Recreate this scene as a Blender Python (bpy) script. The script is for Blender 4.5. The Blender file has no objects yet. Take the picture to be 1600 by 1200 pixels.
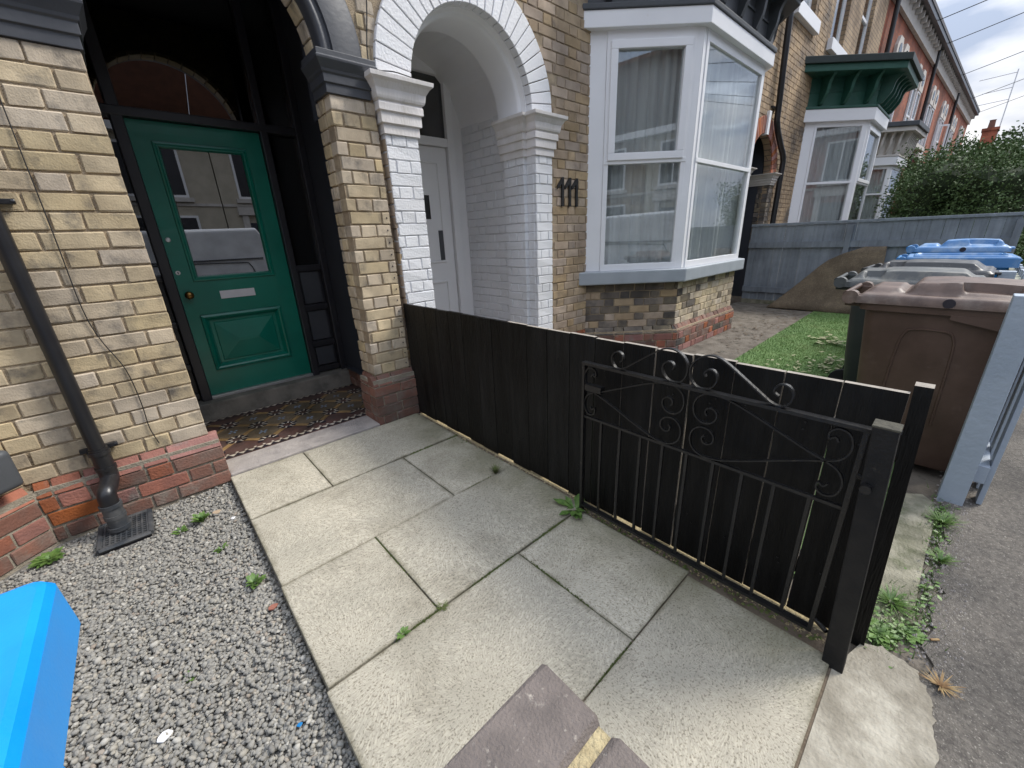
import bpy, bmesh, math, random
import numpy as np
from mathutils import Vector, Matrix
random.seed(7); RNG = np.random.default_rng(7)
S = bpy.context.scene
COL = S.collection
R = math.radians

# ------------------------------------------------------------------ camera
cam = bpy.data.objects.new('camera', bpy.data.cameras.new('camera'))
COL.objects.link(cam)
cam.data.sensor_width = 36.0
cam.data.lens = 626.0 / 1600.0 * 36.0
cam.data.clip_start = 0.02
cam.data.clip_end = 2000
right = Vector((0.73520543, -0.676688, -0.03957682))
up = -Vector((-0.25957253, -0.22712225, -0.93863601))
back = -Vector((0.62617496, 0.70036335, -0.34263113))
m = Matrix((right, up, back)).transposed().to_4x4()
m.translation = Vector((0, 0, 1.39))
cam.matrix_world = m
S.camera = cam

# ------------------------------------------------------------------ sky, sun, exposure
SUN_AZ, SUN_EL = R(120), R(46)          # clockwise from +Y
W = bpy.data.worlds.new('World'); S.world = W; W.use_nodes = True
nt = W.node_tree; nt.nodes.clear()
def wn(t, **k):
    n = nt.nodes.new(t)
    for a, b in k.items(): setattr(n, a, b)
    return n
sky = wn('ShaderNodeTexSky', sky_type='NISHITA', sun_disc=False, sun_elevation=SUN_EL, sun_rotation=SUN_AZ)
sky.air_density = 1.0; sky.dust_density = 1.5
tc = wn('ShaderNodeTexCoord'); mp = wn('ShaderNodeMapping'); mp.inputs['Scale'].default_value = (1, 1, 2.6)
mp.inputs['Location'].default_value = (0.3, 0.1, 0.0)
nz = wn('ShaderNodeTexNoise'); nz.inputs['Scale'].default_value = 2.6; nz.inputs['Detail'].default_value = 7; nz.inputs['Roughness'].default_value = 0.55
nz.inputs['Distortion'].default_value = 0.4
rp = wn('ShaderNodeValToRGB'); rp.color_ramp.elements[0].position = 0.24; rp.color_ramp.elements[1].position = 0.42
nz2 = wn('ShaderNodeTexNoise'); nz2.inputs['Scale'].default_value = 4.0; nz2.inputs['Detail'].default_value = 6
rp2 = wn('ShaderNodeValToRGB')
rp2.color_ramp.elements[0].position = 0.46; rp2.color_ramp.elements[0].color = (4.6, 5.4, 7.0, 1)
rp2.color_ramp.elements[1].position = 0.72; rp2.color_ramp.elements[1].color = (12.5, 12.4, 12.4, 1)
mx = wn('ShaderNodeMixRGB'); bg = wn('ShaderNodeBackground'); out = wn('ShaderNodeOutputWorld')
L = nt.links.new
L(tc.outputs['Generated'], mp.inputs['Vector']); L(mp.outputs[0], nz.inputs['Vector']); L(mp.outputs[0], nz2.inputs['Vector'])
L(nz.outputs['Fac'], rp.inputs[0]); L(nz2.outputs['Fac'], rp2.inputs[0])
sepz = wn('ShaderNodeSeparateXYZ'); L(tc.outputs['Generated'], sepz.inputs[0])
cie = wn('ShaderNodeMapRange'); cie.inputs['From Min'].default_value = 0.0; cie.inputs['From Max'].default_value = 1.0; cie.inputs['To Min'].default_value = 0.30; cie.inputs['To Max'].default_value = 1.08
L(sepz.outputs['Z'], cie.inputs[0]); cl = wn('ShaderNodeMixRGB', blend_type='MULTIPLY'); cl.inputs[0].default_value = 1.0
L(rp2.outputs[0], cl.inputs[1]); L(cie.outputs[0], cl.inputs[2])
L(rp.outputs[0], mx.inputs[0]); L(sky.outputs[0], mx.inputs[1]); L(cl.outputs[0], mx.inputs[2])
L(mx.outputs[0], bg.inputs[0]); L(bg.outputs[0], out.inputs[0])
bg.inputs[1].default_value = 0.10
sun = bpy.data.objects.new('sun', bpy.data.lights.new('sun', 'SUN')); COL.objects.link(sun)
sun.data.energy = 1.5; sun.data.angle = R(16); sun.data.color = (1.0, 0.95, 0.87)
sd = Vector((math.sin(SUN_AZ) * math.cos(SUN_EL), math.cos(SUN_AZ) * math.cos(SUN_EL), math.sin(SUN_EL)))
sun.rotation_euler = sd.to_track_quat('Z', 'Y').to_euler(); sun.location = (20, -5, 25)
S.view_settings.view_transform = 'Standard'; S.view_settings.look = 'None'
S.view_settings.gamma = 1.0; S.view_settings.use_curve_mapping = False
S.view_settings.exposure = 1.28
try:
    S.cycles.max_bounces = 8; S.cycles.diffuse_bounces = 5; S.cycles.transparent_max_bounces = 8
    S.cycles.use_denoising = True
except Exception: pass

# ------------------------------------------------------------------ materials
MATS = {}
def M(name, c1, c2=None, scale=6.0, rough=0.7, bump=0.0, bscale=60.0, rnd=0.0, metal=0.0, spec=0.5, c3=None, s3=2.0, t3=(0.5, 0.7), detail=6.0, stretch=(1, 1, 1), dist=0.0, coat=0.0, hue=0.0):
    """two-tone noise surface, optional third stain colour, per-object variation and fine bump"""
    mt = bpy.data.materials.new(name); mt.use_nodes = True; MATS[name] = mt
    t = mt.node_tree; b = t.nodes['Principled BSDF']; l = t.links.new
    b.inputs['Roughness'].default_value = rough; b.inputs['Metallic'].default_value = metal
    b.inputs['Specular IOR Level'].default_value = spec; b.inputs['Coat Weight'].default_value = coat
    g = t.nodes.new('ShaderNodeNewGeometry'); mpn = t.nodes.new('ShaderNodeMapping'); mpn.inputs['Scale'].default_value = stretch
    oi = t.nodes.new('ShaderNodeObjectInfo')
    l(g.outputs['Position'], mpn.inputs['Vector'])
    c2 = c2 or tuple(x * 0.8 for x in c1)
    n1 = t.nodes.new('ShaderNodeTexNoise'); n1.inputs['Scale'].default_value = scale; n1.inputs['Detail'].default_value = detail; n1.inputs['Distortion'].default_value = dist
    r1 = t.nodes.new('ShaderNodeValToRGB'); r1.color_ramp.elements[0].position = 0.35; r1.color_ramp.elements[1].position = 0.65
    r1.color_ramp.elements[0].color = (*c1, 1); r1.color_ramp.elements[1].color = (*c2, 1)
    l(mpn.outputs[0], n1.inputs['Vector']); l(n1.outputs['Fac'], r1.inputs[0])
    col = r1.outputs[0]
    if c3:
        n3 = t.nodes.new('ShaderNodeTexNoise'); n3.inputs['Scale'].default_value = s3; n3.inputs['Detail'].default_value = 8; n3.inputs['Roughness'].default_value = 0.65
        if rnd:   # stains break at the joints: shift the noise per piece
            va = t.nodes.new('ShaderNodeVectorMath'); va.operation = 'MULTIPLY_ADD'
            l(oi.outputs['Random'], va.inputs[0]); va.inputs[1].default_value = (0.7, 0.3, 0.9); l(mpn.outputs[0], va.inputs[2])
            l(va.outputs[0], n3.inputs['Vector'])
        else: l(mpn.outputs[0], n3.inputs['Vector'])
        r3 = t.nodes.new('ShaderNodeValToRGB'); r3.color_ramp.elements[0].position = t3[0]; r3.color_ramp.elements[1].position = t3[1]
        l(n3.outputs['Fac'], r3.inputs[0])
        m3 = t.nodes.new('ShaderNodeMixRGB'); m3.inputs[2].default_value = (*c3, 1); l(r3.outputs[0], m3.inputs[0]); l(col, m3.inputs[1]); col = m3.outputs[0]
    if rnd:
        h = t.nodes.new('ShaderNodeHueSaturation'); mr = t.nodes.new('ShaderNodeMapRange')
        mr.inputs['To Min'].default_value = 1 - rnd; mr.inputs['To Max'].default_value = 1 + rnd * 0.6
        l(oi.outputs['Random'], mr.inputs[0]); l(mr.outputs[0], h.inputs['Value']); l(col, h.inputs['Color'])
        if hue:
            wv = t.nodes.new('ShaderNodeMath'); wv.operation = 'MULTIPLY'; wv.inputs[1].default_value = 13.37
            fr = t.nodes.new('ShaderNodeMath'); fr.operation = 'FRACT'; mh = t.nodes.new('ShaderNodeMapRange')
            mh.inputs['To Min'].default_value = 0.5 - hue; mh.inputs['To Max'].default_value = 0.5 + hue
            ms = t.nodes.new('ShaderNodeMapRange'); ms.inputs['To Min'].default_value = 0.65; ms.inputs['To Max'].default_value = 1.1
            l(oi.outputs['Random'], wv.inputs[0]); l(wv.outputs[0], fr.inputs[0]); l(fr.outputs[0], mh.inputs[0]); l(mh.outputs[0], h.inputs['Hue'])
            l(fr.outputs[0], ms.inputs[0]); l(ms.outputs[0], h.inputs['Saturation'])
        col = h.outputs[0]
    l(col, b.inputs['Base Color'])
    if bump:
        nb = t.nodes.new('ShaderNodeTexNoise'); nb.inputs['Scale'].default_value = bscale; nb.inputs['Detail'].default_value = 5
        bp = t.nodes.new('ShaderNodeBump'); bp.inputs['Strength'].default_value = bump; bp.inputs['Distance'].default_value = 0.01
        l(mpn.outputs[0], nb.inputs['Vector']); l(nb.outputs['Fac'], bp.inputs['Height']); l(bp.outputs[0], b.inputs['Normal'])
    return mt
M('yellow_brick', (0.60, 0.49, 0.325), (0.47, 0.385, 0.26), 11, 0.92, 0.3, 130, rnd=0.18, c3=(0.16, 0.145, 0.125), s3=8.5, t3=(0.52, 0.74), hue=0.006, stretch=(1, 1, 0.8))
M('buff_brick', (0.48, 0.36, 0.235), (0.385, 0.29, 0.19), 11, 0.92, 0.3, 130, rnd=0.20, c3=(0.15, 0.125, 0.11), s3=6, t3=(0.56, 0.80), hue=0.006)
M('weathered_brick', (0.46, 0.33, 0.20), (0.30, 0.215, 0.135), 13, 0.92, 0.2, 130, c3=(0.10, 0.085, 0.075), s3=1.6, t3=(0.47, 0.68))
M('sooty_brick', (0.24, 0.19, 0.13), (0.10, 0.085, 0.075), 4, 0.9, 0.5, 90, rnd=0.4, c3=(0.05, 0.045, 0.045), s3=5, t3=(0.45, 0.7), hue=0.012)
M('red_brick', (0.36, 0.105, 0.05), (0.26, 0.085, 0.05), 9, 0.85, 0.5, 80, rnd=0.25, c3=(0.24, 0.19, 0.16), s3=7, t3=(0.56, 0.72), hue=0.01)
M('dull_red_brick', (0.22, 0.10, 0.07), (0.16, 0.10, 0.08), 9, 0.9, 0.5, 80, rnd=0.3, c3=(0.22, 0.19, 0.16), s3=7, t3=(0.5, 0.7))
M('mortar', (0.44, 0.35, 0.24), (0.33, 0.265, 0.185), 20, 0.95, 0.8, 120, c3=(0.16, 0.135, 0.11), s3=4, t3=(0.55, 0.8))
M('grey_mortar', (0.33, 0.29, 0.23), (0.25, 0.22, 0.17), 20, 0.95, 0.8, 120)
M('white_paint_brick', (0.80, 0.80, 0.82), (0.72, 0.73, 0.75), 5, 0.6, 0.5, 70, rnd=0.04, c3=(0.52, 0.50, 0.46), s3=9, t3=(0.66, 0.85))
M('white_joint', (0.72, 0.72, 0.74), (0.58, 0.58, 0.59), 14, 0.8, 0.4, 80)
M('stone_white', (0.74, 0.71, 0.70), (0.64, 0.61, 0.58), 7, 0.65, 0.4, 60, c3=(0.36, 0.32, 0.26), s3=8, t3=(0.60, 0.80), stretch=(1, 1, 0.3))
M('white_plastic', (0.82, 0.82, 0.83), (0.78, 0.78, 0.79), 3, 0.3, spec=0.5, c3=(0.62, 0.58, 0.50), s3=6, t3=(0.68, 0.9))
M('white_gloss', (0.82, 0.82, 0.83), (0.79, 0.79, 0.80), 3, 0.35)
M('dark_paint', (0.052, 0.056, 0.066), (0.066, 0.070, 0.080), 4, 0.42, 0.12, 30)
M('navy_wall', (0.030, 0.034, 0.045), (0.036, 0.040, 0.052), 3, 0.6, 0.1, 60)
M('black_frame', (0.022, 0.022, 0.027), (0.028, 0.028, 0.033), 4, 0.35, 0.08, 30)
M('green_door', (0.001, 0.18, 0.125), (0.001, 0.165, 0.115), 3, 0.28, 0.03, 25, coat=0.15)
M('brass', (0.30, 0.17, 0.05), (0.22, 0.12, 0.04), 20, 0.35, metal=0.9)
M('steel', (0.65, 0.65, 0.65), (0.55, 0.55, 0.55), 20, 0.35, metal=0.9)
M('alu', (0.62, 0.62, 0.62), (0.5, 0.5, 0.5), 10, 0.4, metal=0.8)
M('letter_plate', (0.72, 0.72, 0.76), (0.66, 0.66, 0.70), 8, 0.4)
M('step_stone', (0.23, 0.215, 0.185), (0.16, 0.15, 0.13), 8, 0.85, 0.4, 60, c3=(0.09, 0.09, 0.08), s3=4, t3=(0.5, 0.75))
M('threshold_stone', (0.40, 0.36, 0.33), (0.32, 0.29, 0.27), 10, 0.9, 0.5, 70, c3=(0.22, 0.20, 0.19), s3=4)
M('tile_brown', (0.17, 0.13, 0.085), (0.14, 0.105, 0.07), 12, 0.5, 0.1, 60, rnd=0.15)
M('tile_gold', (0.34, 0.215, 0.09), (0.28, 0.18, 0.08), 12, 0.5, 0.1, 60, rnd=0.15)
M('tile_black', (0.025, 0.02, 0.03), None, 12, 0.5)
M('tile_white', (0.62, 0.56, 0.47), None, 12, 0.5)
M('tile_maroon', (0.11, 0.055, 0.045), (0.08, 0.05, 0.045), 12, 0.55, 0.1, 60)
M('tile_blue', (0.22, 0.30, 0.42), None, 12, 0.5)
M('fence_black', (0.0045, 0.0045, 0.0045), (0.0085, 0.0083, 0.008), 5, 0.6, 0.5, 30, stretch=(6, 6, 0.5), rnd=0.35, spec=0.22)
M('raw_wood', (0.36, 0.32, 0.27), (0.26, 0.23, 0.195), 30, 0.9, 0.4, 60)
M('iron', (0.006, 0.006, 0.0065), (0.012, 0.0115, 0.011), 30, 0.38, 0.25, 120, c3=(0.09, 0.07, 0.05), s3=18, t3=(0.63, 0.80))
M('post_black', (0.007, 0.0072, 0.008), (0.013, 0.0125, 0.012), 20, 0.55, 0.25, 90, spec=0.3, c3=(0.10, 0.085, 0.06), s3=16, t3=(0.66, 0.80))
M('blue_wood', (0.23, 0.262, 0.30), (0.185, 0.212, 0.247), 4, 0.75, 0.4, 30, stretch=(5, 5, 0.4), rnd=0.12, c3=(0.115, 0.135, 0.15), s3=3, t3=(0.55, 0.78))
M('grey_post_paint', (0.36, 0.41, 0.47), (0.31, 0.36, 0.42), 4, 0.6, 0.3, 40, c3=(0.16, 0.17, 0.17), s3=5, t3=(0.66, 0.8))
M('weathered_wood', (0.33, 0.33, 0.27), (0.25, 0.26, 0.2), 10, 0.9, 0.4, 40)
M('sill_grey', (0.36, 0.39, 0.42), (0.32, 0.35, 0.38), 5, 0.55, 0.15, 40, c3=(0.26, 0.26, 0.26), s3=5, t3=(0.66, 0.85))
M('dark_grey_box', (0.075, 0.08, 0.088), None, 4, 0.5, 0.1, 60)
M('pipe_black', (0.012, 0.012, 0.014), (0.018, 0.018, 0.02), 8, 0.33, 0.05, 60)
M('pipe_dusty', (0.03, 0.035, 0.042), (0.09, 0.09, 0.09), 14, 0.6, 0.1, 60)
M('cable', (0.02, 0.019, 0.018), None, 4, 0.6)
M('asphalt', (0.10, 0.09, 0.08), (0.165, 0.15, 0.132), 55, 0.92, 1.0, 190, c3=(0.36, 0.34, 0.30), s3=130, t3=(0.57, 0.68))
M('road', (0.06, 0.06, 0.06), (0.09, 0.09, 0.09), 60, 0.9, 0.8, 150)
M('gravel_dust', (0.22, 0.21, 0.19), (0.15, 0.14, 0.13), 60, 0.95, 1.0, 150)
M('soil', (0.10, 0.075, 0.05), (0.16, 0.125, 0.09), 12, 0.95, 1.0, 60, c3=(0.24, 0.21, 0.17), s3=30, t3=(0.6, 0.75))
M('dirt_concrete', (0.10, 0.083, 0.065), (0.17, 0.148, 0.12), 6, 0.95, 0.8, 70, c3=(0.045, 0.04, 0.03), s3=11, t3=(0.55, 0.68))
M('concrete', (0.38, 0.35, 0.29), (0.30, 0.275, 0.225), 9, 0.92, 0.7, 90, c3=(0.44, 0.41, 0.345), s3=5, t3=(0.5, 0.8))
M('old_concrete', (0.25, 0.235, 0.19), (0.18, 0.17, 0.14), 12, 0.92, 0.9, 90, c3=(0.10, 0.11, 0.06), s3=6, t3=(0.5, 0.7))
M('turf_base', (0.10, 0.18, 0.05), (0.13, 0.215, 0.07), 10, 0.9, 0.8, 200)
M('turf_blade', (0.12, 0.23, 0.055), (0.18, 0.29, 0.10), 3, 0.6, c3=(0.30, 0.32, 0.15), s3=2.5, t3=(0.5, 0.75))
M('turf_back', (0.15, 0.115, 0.08), (0.115, 0.09, 0.065), 40, 0.95, 0.8, 140, c3=(0.21, 0.17, 0.12), s3=60, t3=(0.5, 0.7))
M('leaf', (0.045, 0.085, 0.022), (0.075, 0.13, 0.035), 9, 0.7, c3=(0.10, 0.15, 0.05), s3=14, t3=(0.5, 0.7))
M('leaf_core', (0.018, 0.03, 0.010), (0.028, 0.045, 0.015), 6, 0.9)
M('weed', (0.07, 0.14, 0.03), (0.13, 0.22, 0.05), 40, 0.5)
M('moss', (0.09, 0.12, 0.03), (0.14, 0.16, 0.055), 60, 0.95)
M('dry_grass', (0.36, 0.26, 0.12), (0.26, 0.15, 0.07), 30, 0.8)
M('dead_leaf', (0.34, 0.32, 0.19), (0.22, 0.24, 0.11), 30, 0.7)
M('mossy_top', (0.075, 0.07, 0.05), (0.045, 0.042, 0.032), 40, 0.9, 0.5, 90)
M('brown_plastic', (0.088, 0.052, 0.038), (0.10, 0.06, 0.045), 6, 0.42, 0.12, 200, c3=(0.16, 0.11, 0.09), s3=5, t3=(0.6, 0.85))
M('brown_lid', (0.125, 0.082, 0.064), (0.105, 0.068, 0.053), 6, 0.5, 0.12, 200, c3=(0.22, 0.18, 0.15), s3=7, t3=(0.52, 0.82))
M('grey_plastic', (0.030, 0.036, 0.036), (0.040, 0.046, 0.045), 6, 0.45, 0.12, 200)
M('grey_lid', (0.085, 0.09, 0.09), (0.065, 0.07, 0.07), 6, 0.5, 0.1, 200, c3=(0.26, 0.245, 0.20), s3=7, t3=(0.48, 0.8))
M('black_plastic', (0.014, 0.014, 0.016), (0.02, 0.02, 0.022), 6, 0.4, 0.1, 200)
M('black_lid', (0.035, 0.035, 0.037), (0.05, 0.05, 0.05), 6, 0.4, 0.1, 200, c3=(0.24, 0.225, 0.20), s3=8, t3=(0.5, 0.8))
M('blue_plastic', (0.008, 0.16, 0.40), (0.01, 0.18, 0.44), 6, 0.4, 0.08, 200)
M('blue_lid', (0.06, 0.19, 0.42), (0.09, 0.23, 0.45), 6, 0.45, 0.08, 200, c3=(0.36, 0.43, 0.50), s3=6, t3=(0.48, 0.8))  # lid highlights put into the colour as paler, greyer blue blotches
M('bright_blue_plastic', (0.0, 0.27, 0.75), (0.0, 0.29, 0.78), 6, 0.38, 0.06, 200)
M('rubber', (0.015, 0.015, 0.015), None, 10, 0.8)
M('coping_brick', (0.125, 0.105, 0.094), (0.18, 0.15, 0.132), 22, 0.92, 0.5, 260, c3=(0.36, 0.32, 0.27), s3=70, t3=(0.60, 0.72), detail=9)
M('sandy_mortar', (0.46, 0.38, 0.22), (0.34, 0.27, 0.15), 60, 0.95, 1.0, 120)
M('curtain', (0.66, 0.67, 0.67), (0.54, 0.55, 0.56), 5, 0.9, stretch=(4, 4, 0.3))
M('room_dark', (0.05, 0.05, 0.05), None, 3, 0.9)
M('number_black', (0.02, 0.02, 0.02), None, 5, 0.4)
M('cornice_dark', (0.065, 0.07, 0.078), (0.05, 0.055, 0.06), 5, 0.5, 0.15, 40)
M('green_timber', (0.014, 0.075, 0.052), (0.02, 0.085, 0.06), 5, 0.5, 0.15, 40)
M('green_black', (0.016, 0.026, 0.022), None, 5, 0.5)
M('cream_stone', (0.60, 0.56, 0.52), (0.5, 0.47, 0.43), 6, 0.8, 0.3, 40)
M('roof_tile', (0.20, 0.09, 0.06), (0.15, 0.07, 0.05), 4, 0.8, 0.5, 20, rnd=0.2)
M('slate', (0.07, 0.07, 0.08), (0.10, 0.10, 0.11), 4, 0.7, 0.4, 20)
M('render_cream', (0.50, 0.45, 0.36), (0.42, 0.38, 0.30), 3, 0.9, 0.3, 40)
M('van_white', (0.75, 0.76, 0.78), None, 3, 0.25, coat=0.5)
M('tyre', (0.02, 0.02, 0.02), None, 10, 0.8)
M('lamp_red', (0.5, 0.02, 0.02), None, 10, 0.3)
M('bark', (0.09, 0.065, 0.045), (0.06, 0.045, 0.03), 12, 0.9, 0.6, 30)
M('red_wall', (0.33, 0.10, 0.052), (0.27, 0.085, 0.045), 4, 0.9, 0.3, 30, c3=(0.20, 0.08, 0.05), s3=3)

def slab_material():
    mt = M('slab', (0.47, 0.435, 0.355), (0.385, 0.36, 0.295), 3.0, 0.9, rnd=0.12, c3=(0.27, 0.245, 0.19), s3=2.6, t3=(0.5, 0.78))
    t = mt.node_tree; l = t.links.new; b = t.nodes['Principled BSDF']
    base = b.inputs['Base Color'].links[0].from_socket
    g = t.nodes.new('ShaderNodeNewGeometry'); oi = t.nodes.new('ShaderNodeObjectInfo')
    # combed swirls: fine noise looked up along a direction field that turns about a few centres
    va = t.nodes.new('ShaderNodeVectorMath'); va.operation = 'MULTIPLY_ADD'; va.inputs[1].default_value = (3.1, 5.3, 0)
    l(oi.outputs['Random'], va.inputs[0]); l(g.outputs['Position'], va.inputs[2])
    wob = t.nodes.new('ShaderNodeTexNoise'); wob.inputs['Scale'].default_value = 3.0; wob.inputs['Detail'].default_value = 3; l(va.outputs[0], wob.inputs['Vector'])
    vw = t.nodes.new('ShaderNodeVectorMath'); vw.operation = 'MULTIPLY_ADD'; vw.inputs[1].default_value = (0.10, 0.10, 0); l(wob.outputs['Color'], vw.inputs[0]); l(va.outputs[0], vw.inputs[2])
    vo = t.nodes.new('ShaderNodeTexVoronoi'); vo.voronoi_dimensions = '2D'; vo.inputs['Scale'].default_value = 1.9; l(vw.outputs[0], vo.inputs['Vector'])
    df = t.nodes.new('ShaderNodeVectorMath'); df.operation = 'SUBTRACT'; l(vw.outputs[0], df.inputs[0]); l(vo.outputs['Position'], df.inputs[1])
    sxy = t.nodes.new('ShaderNodeSeparateXYZ'); l(df.outputs[0], sxy.inputs[0])
    at2 = t.nodes.new('ShaderNodeMath'); at2.operation = 'ARCTAN2'; l(sxy.outputs['Y'], at2.inputs[0]); l(sxy.outputs['X'], at2.inputs[1])
    am = t.nodes.new('ShaderNodeMath'); am.operation = 'MULTIPLY'; am.inputs[1].default_value = 46.0; l(at2.outputs[0], am.inputs[0])
    dm = t.nodes.new('ShaderNodeMath'); dm.operation = 'MULTIPLY'; dm.inputs[1].default_value = 20.0; l(vo.outputs['Distance'], dm.inputs[0])
    cv = t.nodes.new('ShaderNodeCombineXYZ'); l(am.outputs[0], cv.inputs[0]); l(dm.outputs[0], cv.inputs[1]); l(oi.outputs['Random'], cv.inputs[2])
    st = t.nodes.new('ShaderNodeTexNoise'); st.inputs['Scale'].default_value = 1.0; st.inputs['Detail'].default_value = 3; st.inputs['Distortion'].default_value = 0.15; l(cv.outputs[0], st.inputs['Vector'])
    rr = t.nodes.new('ShaderNodeValToRGB'); rr.color_ramp.elements[0].position = 0.42; rr.color_ramp.elements[1].position = 0.66
    rr.color_ramp.elements[0].color = (0.91, 0.90, 0.88, 1); rr.color_ramp.elements[1].color = (1.24, 1.225, 1.19, 1); l(st.outputs['Fac'], rr.inputs[0])
    mu = t.nodes.new('ShaderNodeMixRGB'); mu.blend_type = 'MULTIPLY'; mu.inputs[0].default_value = 1; l(base, mu.inputs[1]); l(rr.outputs[0], mu.inputs[2])
    sp = t.nodes.new('ShaderNodeTexNoise'); sp.inputs['Scale'].default_value = 150; sp.inputs['Detail'].default_value = 2; l(g.outputs['Position'], sp.inputs['Vector'])
    rs = t.nodes.new('ShaderNodeValToRGB'); rs.color_ramp.elements[0].position = 0.33; rs.color_ramp.elements[1].position = 0.46
    rs.color_ramp.elements[0].color = (0.55, 0.53, 0.50, 1); rs.color_ramp.elements[1].color = (1, 1, 1, 1); l(sp.outputs['Fac'], rs.inputs[0])
    mu2 = t.nodes.new('ShaderNodeMixRGB'); mu2.blend_type = 'MULTIPLY'; mu2.inputs[0].default_value = 1; l(mu.outputs[0], mu2.inputs[1]); l(rs.outputs[0], mu2.inputs[2])
    # algae that grows along the fence side of the path
    sx = t.nodes.new('ShaderNodeSeparateXYZ'); l(g.outputs['Position'], sx.inputs[0])
    mr = t.nodes.new('ShaderNodeMapRange'); mr.inputs['From Min'].default_value = 1.0; mr.inputs['From Max'].default_value = 1.5; l(sx.outputs['X'], mr.inputs[0])
    an = t.nodes.new('ShaderNodeTexNoise'); an.inputs['Scale'].default_value = 5; an.inputs['Detail'].default_value = 7; l(g.outputs['Position'], an.inputs['Vector'])
    mm = t.nodes.new('ShaderNodeMath'); mm.operation = 'MULTIPLY'; l(mr.outputs[0], mm.inputs[0]); l(an.outputs['Fac'], mm.inputs[1])
    ra = t.nodes.new('ShaderNodeValToRGB'); ra.color_ramp.elements[0].position = 0.12; ra.color_ramp.elements[1].position = 0.5
    ra.color_ramp.elements[1].color = (0.6, 0.6, 0.6, 1); l(mm.outputs[0], ra.inputs[0])
    m4 = t.nodes.new('ShaderNodeMixRGB'); m4.inputs[2].default_value = (0.15, 0.145, 0.075, 1); l(ra.outputs[0], m4.inputs[0]); l(mu2.outputs[0], m4.inputs[1])
    tcg = t.nodes.new('ShaderNodeTexCoord'); sg = t.nodes.new('ShaderNodeSeparateXYZ'); l(tcg.outputs['Generated'], sg.inputs[0])
    def mth(op, a_, b_=None):
        n_ = t.nodes.new('ShaderNodeMath'); n_.operation = op
        for k_, q_ in ((0, a_), (1, b_)):
            if q_ is None: continue
            if isinstance(q_, (int, float)): n_.inputs[k_].default_value = q_
            else: l(q_, n_.inputs[k_])
        return n_.outputs[0]
    ed = mth('MINIMUM', mth('MINIMUM', sg.outputs['X'], mth('SUBTRACT', 1.0, sg.outputs['X'])), mth('MINIMUM', sg.outputs['Y'], mth('SUBTRACT', 1.0, sg.outputs['Y'])))
    en = t.nodes.new('ShaderNodeTexNoise'); en.inputs['Scale'].default_value = 7; en.inputs['Detail'].default_value = 8; en.inputs['Roughness'].default_value = 0.7; l(g.outputs['Position'], en.inputs['Vector'])
    dm_ = mth('SUBTRACT', mth('MULTIPLY', mth('SUBTRACT', en.outputs['Fac'], 0.30), 0.12), ed)
    re_ = t.nodes.new('ShaderNodeValToRGB'); re_.color_ramp.elements[0].position = 0.0; re_.color_ramp.elements[1].position = 0.035; re_.color_ramp.elements[1].color = (0.8, 0.8, 0.8, 1); l(dm_, re_.inputs[0])
    m5 = t.nodes.new('ShaderNodeMixRGB'); m5.inputs[2].default_value = (0.13, 0.115, 0.07, 1); l(re_.outputs[0], m5.inputs[0]); l(m4.outputs[0], m5.inputs[1])
    l(m5.outputs[0], b.inputs['Base Color'])
    bp = t.nodes.new('ShaderNodeBump'); bp.inputs['Strength'].default_value = 0.45; bp.inputs['Distance'].default_value = 0.004
    l(st.outputs['Fac'], bp.inputs['Height']); l(bp.outputs[0], b.inputs['Normal'])
slab_material()
def patch(name, scale, lo, hi, p0=0.38, p1=0.62, stretch=(1, 1, 1), rough=None):
    """large uneven patches of wear or dirt over a finished material"""
    t = MATS[name].node_tree; l = t.links.new; b = t.nodes['Principled BSDF']; base = b.inputs['Base Color'].links[0].from_socket
    g = t.nodes.new('ShaderNodeNewGeometry'); mp_ = t.nodes.new('ShaderNodeMapping'); mp_.inputs['Scale'].default_value = stretch; l(g.outputs['Position'], mp_.inputs['Vector'])
    n = t.nodes.new('ShaderNodeTexNoise'); n.inputs['Scale'].default_value = scale; n.inputs['Detail'].default_value = 9; n.inputs['Roughness'].default_value = 0.65; l(mp_.outputs[0], n.inputs['Vector'])
    r = t.nodes.new('ShaderNodeValToRGB'); r.color_ramp.elements[0].position = p0; r.color_ramp.elements[1].position = p1; r.color_ramp.elements[0].color = (*lo, 1); r.color_ramp.elements[1].color = (*hi, 1); l(n.outputs['Fac'], r.inputs[0])
    m_ = t.nodes.new('ShaderNodeMixRGB'); m_.blend_type = 'MULTIPLY'; m_.inputs[0].default_value = 1; l(base, m_.inputs[1]); l(r.outputs[0], m_.inputs[2]); l(m_.outputs[0], b.inputs['Base Color'])
    if rough:
        q = t.nodes.new('ShaderNodeMapRange'); q.inputs['To Min'].default_value = rough[0]; q.inputs['To Max'].default_value = rough[1]; l(n.outputs['Fac'], q.inputs[0]); l(q.outputs[0], b.inputs['Roughness'])
patch('asphalt', 2.2, (0.66, 0.66, 0.66), (1.12, 1.10, 1.06)); patch('concrete', 5, (0.62, 0.60, 0.56), (1.1, 1.1, 1.08)); patch('old_concrete', 5, (0.6, 0.62, 0.5), (1.3, 1.28, 1.2))
patch('yellow_brick', 1.7, (0.80, 0.77, 0.74), (1.06, 1.05, 1.04)); patch('buff_brick', 1.5, (0.74, 0.70, 0.67), (1.06, 1.05, 1.04)); patch('mortar', 1.7, (0.78, 0.75, 0.72), (1.05, 1.05, 1.05))
for q_ in ('tile_brown', 'tile_gold', 'tile_white', 'tile_maroon', 'tile_black'): patch(q_, 4, (0.55, 0.53, 0.5), (1.1, 1.1, 1.1), rough=(0.35, 0.85))
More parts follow.
